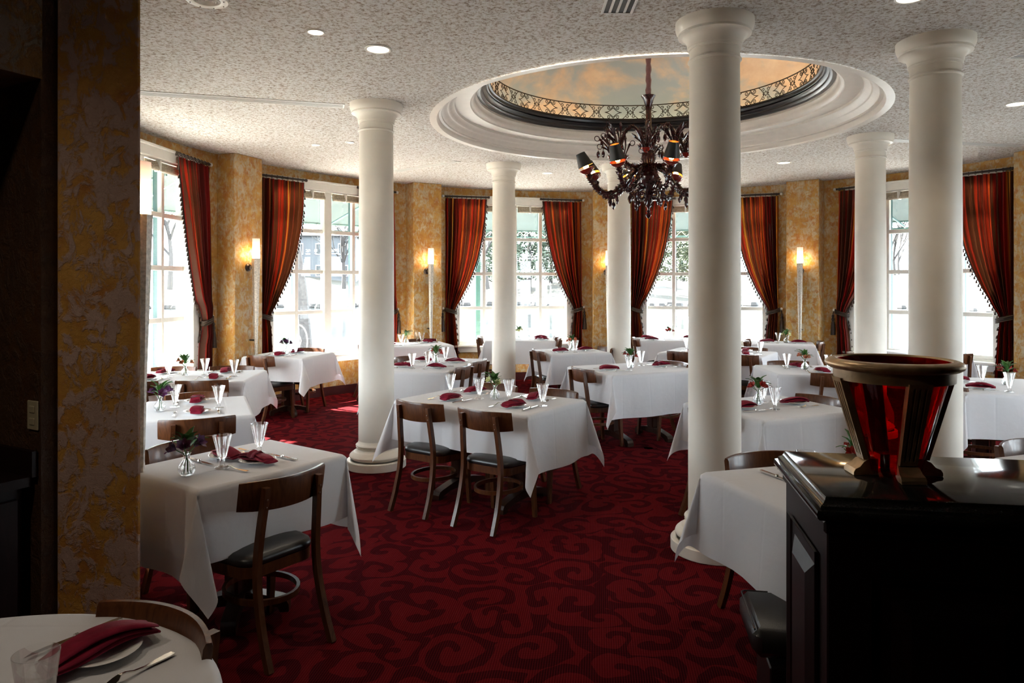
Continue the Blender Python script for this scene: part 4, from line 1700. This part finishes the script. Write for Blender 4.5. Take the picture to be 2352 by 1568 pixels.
def cloth_mesh(L, Wd, dr, seed, flare=1.0):
    """dr: overhang for x-, x+, y-, y+"""
    r = random.Random(seed)
    dxm, dxp, dym, dyp = dr
    ph = {k: (r.uniform(0, 6), r.uniform(7, 11)) for k in ('x-', 'x+', 'y-', 'y+')}
    fl = {(sx, sy): (r.uniform(.20, .36), r.uniform(-.14, .14), r.uniform(.16, .26)) for sx in (-1, 1) for sy in (-1, 1)}
    def samples(h, a, b):
        n = 13
        lo = [-(h + a * (1 - i / n) ** 1.15) for i in range(n)]
        mid = [-h, -h + .010, -h + .03] + [-h + 2 * h * i / 10 for i in range(1, 10)] + [h - .03, h - .010, h]
        hi = [(h + b * ((i + 1) / n) ** 1.15) for i in range(n)]
        return lo + mid + hi
    US, VS = samples(L / 2, dxm, dxp), samples(Wd / 2, dym, dyp)
    def pos(u, v):
        sx = -1 if u < 0 else 1
        sy = -1 if v < 0 else 1
        a = max(abs(u) - L / 2, 0)
        b = max(abs(v) - Wd / 2, 0)
        cx_, cy_ = max(-L / 2, min(L / 2, u)), max(-Wd / 2, min(Wd / 2, v))
        z = TOP + .0012
        if a == 0 and b == 0:
            return (u, v, z + .0015 * math.sin(u * 9 + seed) * math.sin(v * 7))
        if b == 0 or a == 0:
            d = a or b
            o, dn_ = drop_arc(d)
            if b == 0:
                k = ('x-' if sx < 0 else 'x+')
                t_, hl = v, Wd / 2
            else:
                k = ('y-' if sy < 0 else 'y+')
                t_, hl = u, L / 2
            p_, w_ = ph[k]
            fade = max(0, 1 - (abs(t_) / hl) ** 6)
            f_ = d * (.05 + .055 * fade * math.sin(w_ * t_ + p_))
            if b == 0:
                return (sx * (L / 2 + o + f_), v, z - dn_)
            return (u, sy * (Wd / 2 + o + f_), z - dn_)
        rho = math.hypot(a, b)
        t = math.atan2(b, a) / (PI / 2)
        s = 2 * t - 1
        o, dn_ = drop_arc(rho)
        ow, skew, lt = fl[(sx, sy)]
        base = Vector((1 - t, t, 0)).normalized() * (o + .05 * flare * rho)
        q = max(0, 1 - s * s)
        diag = Vector((1, 1, 0)).normalized()
        lat = Vector((-1, 1, 0)).normalized()
        out = ow * flare * rho * q ** .85
        l_ = rho * (lt * -math.sin(PI * s) + skew * q)
        p = base + diag * out + lat * l_
        hz = math.sqrt(out * out + (rho * skew * q) ** 2)
        dz = math.sqrt(max(dn_ * dn_ - hz * hz, (.5 * dn_) ** 2))
        # the heavier tip sags below the plane of the hem
        return (cx_ + sx * p.x, cy_ + sy * p.y, z - dz)
    mb = MB()
    vs = [pos(u, v) for v in VS for u in US]
    n = len(US)
    fs = [(j * n + i, j * n + i + 1, (j + 1) * n + i + 1, (j + 1) * n + i) for j in range(len(VS) - 1) for i in range(n - 1)]
    mb.add(vs, fs)
    return mb.mesh('tablecloth', 180)


def round_cloth(r, dr, seed):
    mb = MB()
    def fn(u, v):
        a = 2 * PI * u
        k = v * 24
        if k <= 6:
            q = r * (0, .35, .7, .9, .965, .99, 1.0)[int(round(k))]
            return (q * math.cos(a), q * math.sin(a), TOP + .0012)
        d = dr * ((k - 6) / 18) ** 1.8
        o, dn_ = drop_arc(d)
        rr_ = r + o + d * (.10 + .13 * math.sin(9 * a + seed) + .05 * math.sin(14 * a))
        return (rr_ * math.cos(a), rr_ * math.sin(a), TOP + .0012 - dn_)
    mb.grid(fn, 128, 24)
    return mb.mesh('tablecloth', 180)


foot_poly = [(-.30, 0), (-.30, .035), (-.285, .06), (-.25, .072), (-.12, .10), (0, .115), (.12, .10), (.25, .072), (.285, .06), (.30, .035), (.30, 0), (.25, 0), (.235, .025), (.16, .045), (0, .05), (-.16, .045), (-.235, .025), (-.25, 0)]


def foot_mesh(scale):
    mb = MB()
    n = len(foot_poly)
    vs = [(x * scale, y, z + .001) for y in (-.035, .035) for x, z in foot_poly]
    # quads between the upper and lower outline
    fs = []
    up_ = list(range(0, 11))
    lo = [0, 17, 16, 15, 14, 14, 14, 13, 12, 11, 10]
    for side, rev in ((0, True), (n, False)):
        for i in range(10):
            q = [side + up_[i], side + up_[i + 1], side + lo[i + 1], side + lo[i]]
            q2 = []
            for z in q:
                if z not in q2:
                    q2.append(z)
            if len(q2) > 2:
                fs.append(tuple(q2 if not rev else q2[::-1]))
    for i in range(n):
        j = (i + 1) % n
        fs.append((i, j, n + j, n + i))
    mb.add(vs, fs)
    return mb.mesh('foot', 30)


FOOT = {1.0: foot_mesh(1.0), .8: foot_mesh(.82)}
post_me = MB().bbox((0, 0, .395), (.11, .11, .57), .012).bbox((0, 0, .70), (.26, .26, .04), .01).mesh('post', 0)


def seat_name(n, off, multi, tdir):
    v = Vector((n.x, n.y))
    if abs(v.x) > abs(v.y) * 1.15:
        s = 'right' if v.x > 0 else 'left'
    else:
        s = 'far' if v.y > 0 else 'near'
    if multi:
        w = tdir * (1 if off > 0 else -1)
        if s in ('near', 'far'):
            s += ' left' if w.x < 0 else ' right'
        else:
            s += ' rear' if w.y > 0 else ' front'
    return s


SIDES = {'x-': (-1, 0), 'x+': (1, 0), 'y-': (0, -1), 'y+': (0, 1)}
napi = 0


def table(name, c, L, Wd, ang, seats, vase_at=None, colour='white', drops=None, round_=False, seed=1, flare=1.0):
    """seats: (side, offset, slat distance from the edge, chair yaw, has_setting, has_chair)"""
    global napi
    a = R(ang)
    t = empty('dining_table', (c[0], c[1], 0), a)
    tag(t, 'dark wood pedestal base under the white cloth of the ' + name, 'table', 'dining tables')
    if round_:
        place(MB().lathe([(.001, TOP - .035), (L / 2 - .006, TOP - .035), (L / 2, TOP - .03), (L / 2, TOP - .004), (L / 2 - .004, TOP - .0005), (.001, TOP - .0005)], 40), 'tabletop', M['base_wood'], t)
    else:
        place(MB().bbox((0, 0, TOP - .0175), (L - .004, Wd - .004, .034), .008), 'tabletop', M['base_wood'], t, smooth=0)
    if L > 1.05 and not round_ or Wd > 1.05 and not round_:
        ax = (1, 0) if L >= Wd else (0, 1)
        q = max(L, Wd) / 2 - .30
        for s in (-1, 1):
            place(post_me, 'post', M['base_wood'], t, (ax[0] * s * q, ax[1] * s * q, 0))
            place(FOOT[1.0], 'foot', M['base_wood'], t, (ax[0] * s * q, ax[1] * s * q, 0), PI / 2 if ax[0] else 0)
    else:
        place(post_me, 'post', M['base_wood'], t)
        place(FOOT[.8], 'foot', M['base_wood'], t, rz=PI / 4)
        place(FOOT[.8], 'foot', M['base_wood'], t, rz=-PI / 4)
    used = {s[0] for s in seats}
    if drops is None:
        drops = tuple(.30 if k in used else .38 for k in ('x-', 'x+', 'y-', 'y+'))
    cme = round_cloth(L / 2, .5, seed) if round_ else cloth_mesh(L, Wd, drops, seed, flare)
    cl = place(cme, 'tablecloth', M['linen'], None, (c[0], c[1], 0), a)
    tag(cl, 'white linen cloth draped over the ' + name, 'tablecloth', 'white tablecloths')
    Rm = Matrix.Rotation(a, 4, 'Z')
    for (side, off, out, yaw, has_set, has_chair, csh) in seats:
        sx, sy = SIDES[side]
        half = L / 2 if sx else Wd / 2
        nl = Vector((sx, sy, 0))
        tl_ = Vector((abs(sy), abs(sx), 0))
        if round_:
            nl = Matrix.Rotation(R(off), 4, 'Z') @ Vector((1, 0, 0))
            tl_ = Vector((-nl.y, nl.x, 0))
            e = nl * half
        else:
            e = nl * half + tl_ * off
        nw = Rm @ nl
        multi = sum(1 for s in seats if s[0] == side) > 1
        sn = seat_name(nw, off, multi, (Rm @ tl_))
        def world(p):
            q = Rm @ p
            return (c[0] + q.x, c[1] + q.y)
        face = math.atan2(-nw.y, -nw.x) - PI / 2      # local +y points to the table
        if has_chair:
            cc = max(out - .245, -half + .30)
            p = world(e + nl * cc + tl_ * csh)
            dup(chair_proto, (p[0], p[1], 0), face + R(yaw), 'walnut black seated chair on %s side of the %s' % (sn, name))
        if not has_set:
            continue
        inn = -nl
        rgt = Vector((-nl.y, nl.x, 0))           # sitter's right, looking along -nl
        rgt = Vector((inn.y, -inn.x, 0))
        g = e + inn * (.16 if round_ else .20)
        jit = random.Random(seed * 17 + int(off * 100) + len(side) * 3 + ord(side[0]) + ord(side[1]))
        zt = TOP + .004
        def put(me, nm, p, dz, rz, lab, cat, grp):
            w = world(p)
            o = place(me, nm, None, None, (w[0], w[1], zt + dz), rz)
            tag(o, lab, cat, grp)
            return o
        where = 'at the %s seat of the %s' % (sn, name)
        put(plate_me, 'side_plate', g, 0, 0, 'white plate ' + where, 'plate', 'white side plates')
        nm_ = NAPS[napi % 3]
        napi += 1
        nk = put(nm_, 'napkin', g, .002, face + jit.uniform(-.35, .35), 'burgundy folded napkin ' + where, 'napkin', 'burgundy napkins')
        if round_:
            nk.scale = (1.25, 1.2, 1.25)
        put(FORK, 'fork', g - rgt * .145 + inn * jit.uniform(-.02, .02), 0, face + jit.uniform(-.12, .12), 'steel fork ' + where, 'fork', 'steel forks')
        put(KNIFE, 'knife', g + rgt * .135 + inn * jit.uniform(-.03, .01), 0, face + jit.uniform(-.1, .1), 'steel knife ' + where, 'knife', 'steel knives')
        put(tumb_me if round_ else glass_me, 'water_glass', g + (inn * .20 - rgt * .11 if round_ else inn * .165 + rgt * (.135 + jit.uniform(-.02, .02))), 0, jit.uniform(0, 6), 'clear footed glass ' + where if not round_ else 'clear tapered tumbler ' + where, 'glass', 'clear water glasses')
    if vase_at is not None:
        w = world(Vector((*vase_at, 0)))
        vase(w[0], w[1], TOP + .003, seed * 1.7, colour, 'small glass bud vase of %s flowers on the %s' % (colour, name))


S = lambda side, off=0, out=.05, yaw=0, st=True, chh=True, csh=0: (side, off, out, yaw, st, chh, csh)
# near group on the left
table('round table in front', (-1.20, 1.325), 1.20, 1.20, 0, [S('x+', 60, .03)], round_=True, seed=1)
table('table beside the plaster pillar', (-1.375, 3.60), .80, .62, 54, [S('y-', .03, .22, csh=-.12), S('y+', .0, .06)], (-.30, -.04), 'purple', drops=(.42, .40, .33, .33), seed=2, flare=.45)
table('second table behind the pillar', (-2.28, 5.17), .68, .90, 24, [S('y-', .0, .24), S('y+', 0, .05)], (-.24, -.05), 'purple', seed=3)
table('long sunlit window table', (-3.13, 6.96), 1.20, .88, 7, [S('y-', -.32, .22), S('y-', .28, .22), S('y+', -.32, .05), S('y+', .26, .05)], (-.06, .02), 'coral', seed=4)
table('small table by tree trunk window', (-2.85, 9.15), .78, .80, 76, [S('x-', .02, .22, -14), S('x+', 0, .10)], (.08, .1), 'purple', seed=5)
table('table behind the left column', (-1.53, 10.72), 1.10, .76, 20, [S('x-', -.1, .20), S('x+', .2, .05, 0, True, False), S('y+', .3, .05)], (-.05, .05), 'white', seed=6)
table('long table beside left column', (-.90, 8.02), 1.39, .80, 75, [S('y-', -.36, .14), S('y-', .22, .14), S('y+', -.36, .1, 0, True, False), S('y+', .25, .10)], (.0, -.05), 'red', seed=7)
table('large central table', (-.17, 5.55), 1.20, .80, -34.5, [S('y-', -.23, .22), S('y-', .36, .22), S('y+', -.30, .04), S('y+', .28, .04)], (.03, .02), 'white', drops=(.40, .44, .32, .36), seed=8)
table('small table past central one', (.80, 9.62), .80, .72, 16, [S('x-', -.12, .16), S('x+', .0, .10)], (.02, .05), 'coral', drops=(.30, .30, .40, .38), seed=9)
table('middle window table', (.13, 11.70), 1.10, .68, 0, [S('x-', -.0, .14), S('x+', -.18, .10), S('x+', .19, .10)], (-.02, .12), 'white', seed=10)
table('table left of tallest column', (1.31, 7.65), 1.10, .86, 25, [S('x-', -.05, .18), S('x+', .0, .05)], (-.05, .0), 'red', drops=(.30, .30, .44, .38), seed=11)
table('window table near tallest column', (2.60, 11.70), 1.10, .68, 0, [S('x-', -.18, .10), S('x-', .18, .10, 0, True, False), S('x+', -.18, .05), S('x+', .18, .05, 0, True, False)], (.0, .08), 'red', seed=12)
table('long table behind tallest column', (2.73, 9.46), 1.29, .88, -32, [S('y-', -.28, .16), S('y-', .42, .16), S('y+', -.3, .04), S('y+', .3, .04)], None, seed=13)
table('far table below right sconce', (4.15, 10.95), .86, .74, -20, [S('x-', 0, .04), S('x+', 0, .14)], (.05, .0), 'white', seed=14)
table('table left of the urn', (3.15, 7.48), .95, .84, -4, [S('y-', .02, .20), S('y+', -.1, .05)], (-.08, .0), 'coral', drops=(.38, .38, .31, .31), seed=15)
table('table right of tallest column', (1.89, 5.23), .88, .80, 24, [S('x-', .0, .16), S('x+', .0, .07)], (-.02, .10), 'red', drops=(.30, .31, .42, .38), seed=16)
table('table behind the host stand', (1.41, 3.12), .78, .80, 17, [S('y+', .0, .05)], (.20, .10), 'red', drops=(.38, .38, .44, .31), seed=17)
table('big table at right edge', (4.50, 6.26), 1.30, 1.10, -13, [S('x-', -.26, .04), S('x-', .28, .04)], (-.12, .06), 'red', drops=(.40, .38, .38, .38), seed=18)
table('far table beyond the urn', (5.42, 9.42), .74, .74, 5, [S('y-', .05, .24)], None, seed=19)
table('low cropped table behind stand', (3.02, 3.44), .80, .80, 20, [S('y+', -.05, .05, 0, False)], None, seed=20)
for ch_ in list(chair_proto.children):
    bpy.data.objects.remove(ch_)
bpy.data.objects.remove(chair_proto)

# ------------------------------------------------------------------ outside
xr = random.Random(21)
gd = MB()
n = 96
vs, fs = [], []
for i in range(n):
    a = 360 * i / n
    for r_ in (5.55, 10.5):
        vs.append(polar(r_, a, -.06))
    vs.append(polar(10.5, a, -.6))
for i in range(n):
    j = (i + 1) % n
    for k in (0, 1):
        fs.append((i * 3 + k, i * 3 + k + 1, j * 3 + k + 1, j * 3 + k))
gd.add(vs, fs)
tag(place(gd, 'ground', M['paving'], smooth=20), kind='structure')
wt = MB().lathe([(9, -.35), (140, -.35)], 64, (CX, CY, 0))
tag(place(wt, 'lake', M['lake'], smooth=0), kind='structure')
bank = MB()
def bk(u, v):
    a = -10 + 220 * u
    r_ = 62 + 110 * v + 3 * math.sin(a * .21) + 2 * math.sin(a * .57)
    z = -.6 + 3.0 * min(1, v * 3.2) + 1.2 * v + .25 * math.sin(a * .8 + v * 9)
    return polar(r_, a, z)
bank.grid(bk, 110, 14)
tag(place(bank, 'ground_far_bank', M['grass'], smooth=180), kind='structure')
rk = MB()
for k in range(320):
    a = xr.uniform(-5, 200)
    r_ = 61.6 + 3 * math.sin(a * .21) + 2 * math.sin(a * .57) + xr.uniform(-.6, 1.2)
    p = polar(r_, a, -.3)
    rk.ball(p, xr.uniform(.25, .7), 6, 4, .7)
o = tag(place(rk, 'shore_rocks', M['stone'], smooth=0), 'line of grey rocks along the far shore of the lake', 'rocks', kind='stuff')


def bare_tree(loc, h, r0, seed, label, depth=5):
    rr_ = random.Random(seed)
    t = empty('bare_tree', loc)
    tag(t, label, 'tree', 'bare trees outside')
    tk, br = MB(), MB()
    def grow(p, d, L, r_, lv):
        mb = tk if lv == 0 else br
        P = [p]
        q = p.copy()
        dd = d.copy()
        for s_ in range(4):
            dd = (dd + Vector((rr_.uniform(-.14, .14), rr_.uniform(-.14, .14), rr_.uniform(-.03, .12)))).normalized()
            q = q + dd * (L / 4)
            P.append(q.copy())
        mb.tube(P, [r_ * (1 - .13 * i) for i in range(5)], 7 if lv == 0 else (5 if lv < 2 else 3), cap=False)
        if lv >= depth:
            return
        for s_ in range(3 if lv else 6):
            i = rr_.randrange(2, 5)
            b = (dd + Vector((rr_.uniform(-1, 1), rr_.uniform(-1, 1), rr_.uniform(-.15, .7))) * .85).normalized()
            grow(P[i], b, L * rr_.uniform(.45, .68), r_ * .5, lv + 1)
    grow(Vector((0, 0, 0)), Vector((0, 0, 1)), h * .55, r0, 0)
    place(tk, 'trunk', M['bark'], t)
    tag(place(br, 'branches', M['bark'], t), kind='stuff')


def evergreen(loc, h, w, seed, mat, label):
    rr_ = random.Random(seed)
    t = empty('evergreen_tree', loc)
    tag(t, label, 'tree', 'evergreens across the lake')
    place(MB().tube([(0, 0, 0), (.1, .05, h * .5), (0, 0, h * .95)], [h * .02, h * .014, h * .004], 6), 'trunk', M['bark'], t)
    fo_ = MB()
    for k in range(4200):
        u = rr_.random() ** .8
        z = h * (.10 + .9 * u)
        lay = .72 + .28 * math.sin(u * 34 + 2 * math.sin(u * 5))
        rad_ = w * (1 - u) ** .75 * lay * (.35 + .65 * rr_.random() ** .5) + .1
        a = rr_.uniform(0, 2 * PI)
        p = Vector((rad_ * math.cos(a), rad_ * math.sin(a), z))
        d_ = Vector((math.cos(a), math.sin(a), rr_.uniform(-.5, .35))) * rr_.uniform(.3, .8) * w * .16
        fo_.cone(p, d_, w * .032, 3)
    tag(place(fo_, 'foliage', M[mat], t, smooth=0), kind='stuff')


def at(px, Y, z=0):
    return ((px - 1176) / 1640 * Y, Y, z)


bare_tree(at(703, 21, -.35), 13, .19, 1, 'grey tree trunk with bare limbs right outside the left window')
for k, (px, Y, h, lab) in enumerate([(390, 70, 12, 'bare tree across the lake in the first window'), (480, 88, 14, 'bare tree across the lake behind the first window curtain'),
                                     (790, 84, 11, 'bare tree across the lake beside the grey house'), (1120, 80, 13, 'bare tree across the lake left of slim back column'),
                                     (1060, 90, 12, 'bare tree across the lake at the middle window left edge'),
                                     (1570, 92, 12, 'bare tree across the lake beside the olive evergreen'), (1740, 88, 12, 'bare tree across the lake right of tallest column'),
                                     (2055, 95, 13, 'bare tree across the lake between the two right columns'), (2062, 118, 14, 'second bare tree between the two right columns'), (2230, 92, 12, 'bare tree across the lake beyond the urn')]):
    bare_tree(at(px, Y, 1.2), h, .28, 40 + k, lab, 4)
for k, (px, Y, h, w, m_, lab) in enumerate([(1215, 84, 15, 4.6, 'needles', 'tall pine across the lake in the middle window'), (1265, 92, 13, 4.2, 'needles', 'second pine across the lake near the right curtain'),
                                            (1550, 78, 12, 3.4, 'olive', 'broad olive evergreen across the lake left of tallest column'), (1590, 84, 13, 3.4, 'needles', 'dark evergreen across the lake against tallest column'),
                                            (1150, 90, 12, 4.0, 'needles', 'pine across the lake just left of slim column')]):
    evergreen(at(px, Y, .9), h, w, 60 + k, m_, lab)


def house(px, Y, z, w, d_, h, lab, rz=0):
    t = empty('house', at(px, Y, z), rz)
    tag(t, lab, 'house', 'houses across the lake')
    place(MB().box((0, 0, h / 2), (w, d_, h)), 'wall', M['siding'], t, smooth=0)
    rf = MB()
    rf.add([(-w / 2 - .4, -d_ / 2 - .4, h), (w / 2 + .4, -d_ / 2 - .4, h), (w / 2 + .4, d_ / 2 + .4, h), (-w / 2 - .4, d_ / 2 + .4, h), (-w / 2 - .4, 0, h + d_ * .42), (w / 2 + .4, 0, h + d_ * .42)],
           [(0, 1, 5, 4), (2, 3, 4, 5), (0, 4, 3), (1, 2, 5), (3, 2, 1, 0)])
    place(rf, 'roof', M['roof'], t, smooth=0)
    for lv in range(2):
        for k in range(3):
            x = -w * .32 + w * .32 * k
            wm = place(MB().bbox((0, 0, 0), (1.3, .12, 1.5), .03), 'window', M['white_metal'], t, (x, -d_ / 2 - .03, h * (.26 + .46 * lv)), smooth=0)
            place(MB().box((0, -.07, 0), (1.1, .03, 1.3)), 'pane', M['lake'], wm, smooth=0)


house(745, 98, 1.9, 9, 8, 6.2, 'grey two storey house across the lake, left window', R(8))
house(700, 110, 2.1, 8, 7, 5.5, 'second grey house farther back across the lake')

# terrace furniture and posts
for k, a in enumerate((124.5, 106.9, 86, 51, 159, 186, 21)):
    p = polar(7.07, a)
    po = MB().bbox((0, 0, 1.29), (.10, .10, 2.60), .01).bbox((0, 0, .0), (.16, .16, .06), .008)
    tag(place(po, 'awning_post', M['teal_metal'], None, (p[0], p[1], -.03), R(a), smooth=0), 'teal awning post standing on the terrace, ' + ['right of second window', 'seen in the middle window', 'left of tallest column window', 'beyond the right sconce', 'between first and second window', 'in the first window', 'beyond the urn window'][k], 'post', 'teal awning posts')


def wire_chair(p, rz, lab):
    t = empty('wire_chair', (p[0], p[1], -.058), rz)
    tag(t, lab, 'chair', 'wire terrace chairs')
    st_ = MB().tube([(.20 * math.cos(a), .20 * math.sin(a), .45) for a in [2 * PI * k / 20 for k in range(20)]], .011, 5, closed=True)
    for k in range(-3, 4):
        y = .05 * k
        x = math.sqrt(max(0, .04 - y * y))
        st_.tube([(-x, y, .45), (x, y, .45)], .005, 4)
    place(st_, 'seat', M['white_metal'], t)
    bk_ = MB().tube(bez([(-.18, -.12, .45), (-.22, -.24, .70), (-.16, -.28, .90), (0, -.30, .97), (.16, -.28, .90), (.22, -.24, .70), (.18, -.12, .45)], 4), .011, 5)
    for s in (-1, 1):
        bk_.tube(bez([(s * .02, -.20, .46), (s * .11, -.25, .66), (s * .02, -.28, .84), (-s * .06, -.27, .78), (-s * .02, -.26, .70)], 4), .007, 4)
    place(bk_, 'backrest', M['white_metal'], t)
    for sx in (-1, 1):
        for sy in (-1, 1):
            place(MB().tube([(sx * .14, sy * .14, .45), (sx * .19, sy * .19, .001)], .011, 5), 'leg', M['white_metal'], t)


def terrace_table(p, lab):
    t = empty('terrace_table', (p[0], p[1], -.058))
    tag(t, lab, 'table', 'round terrace tables')
    place(MB().lathe([(.001, .70), (.44, .70), (.45, .71), (.45, .725), (.44, .73), (.001, .73)], 32), 'tabletop', M['white_metal'], t)
    place(MB().lathe([(.03, .02), (.03, .70)], 10), 'post', M['white_metal'], t)
    for k in range(4):
        a = PI / 2 * k
        place(MB().tube([(0, 0, .10), (.2 * math.cos(a), .2 * math.sin(a), .06), (.30 * math.cos(a), .30 * math.sin(a), .015)], .014, 5), 'foot', M['white_metal'], t)


terrace_table((-.05, 14.6), 'round white terrace table in the middle window, left of slim column')
wire_chair((-1.0, 14.3), R(-80), 'wire terrace chair at left of the middle window')
wire_chair((-.55, 15.0), R(-120), 'wire terrace chair behind the terrace table, middle window')
wire_chair((.75, 14.6), R(85), 'wire terrace chair right of slim column, middle window')
terrace_table((1.05, 15.2), 'round white terrace table right of slim back column')
wire_chair((1.75, 15.0), R(90), 'wire terrace chair in the right pane of middle window')
terrace_table((3.1, 14.2), 'round white terrace table left of the tallest column')
wire_chair((2.45, 14.0), R(-85), 'wire terrace chair left of tallest column window')
wire_chair((3.75, 14.0), R(80), 'wire terrace chair beside the tallest column')
wire_chair((5.0, 13.9), R(60), 'wire terrace chair right of the tallest column')
wire_chair((5.45, 14.3), R(130), 'second wire terrace chair right of the tallest column')
wire_chair((-3.95, 13.2), R(-150), 'wire terrace chair in the tree trunk window')
for k, (x, y, lab) in enumerate(((1.9, 16.2, 'white hoop railing by the lake, middle window'), (2.75, 16.2, 'white hoop railing by the lake behind olive evergreen side'), (4.3, 15.8, 'white hoop railing left of tallest column'))):
    pts = [(-.42, 0, 0), (-.42, 0, .9)] + [(-.42 + .12 * (1 - math.cos(a)), 0, .9 + .12 * math.sin(a)) for a in (R(30), R(60), R(90))] + [(.42 - .12 * (1 - math.cos(a)), 0, .9 + .12 * math.sin(a)) for a in (R(90), R(60), R(30))] + [(.42, 0, .9), (.42, 0, 0)]
    tag(place(MB().tube(pts, .028, 8), 'hoop_railing', M['white_metal'], None, (x, y, -.06)), lab, 'railing', 'white hoop railings')
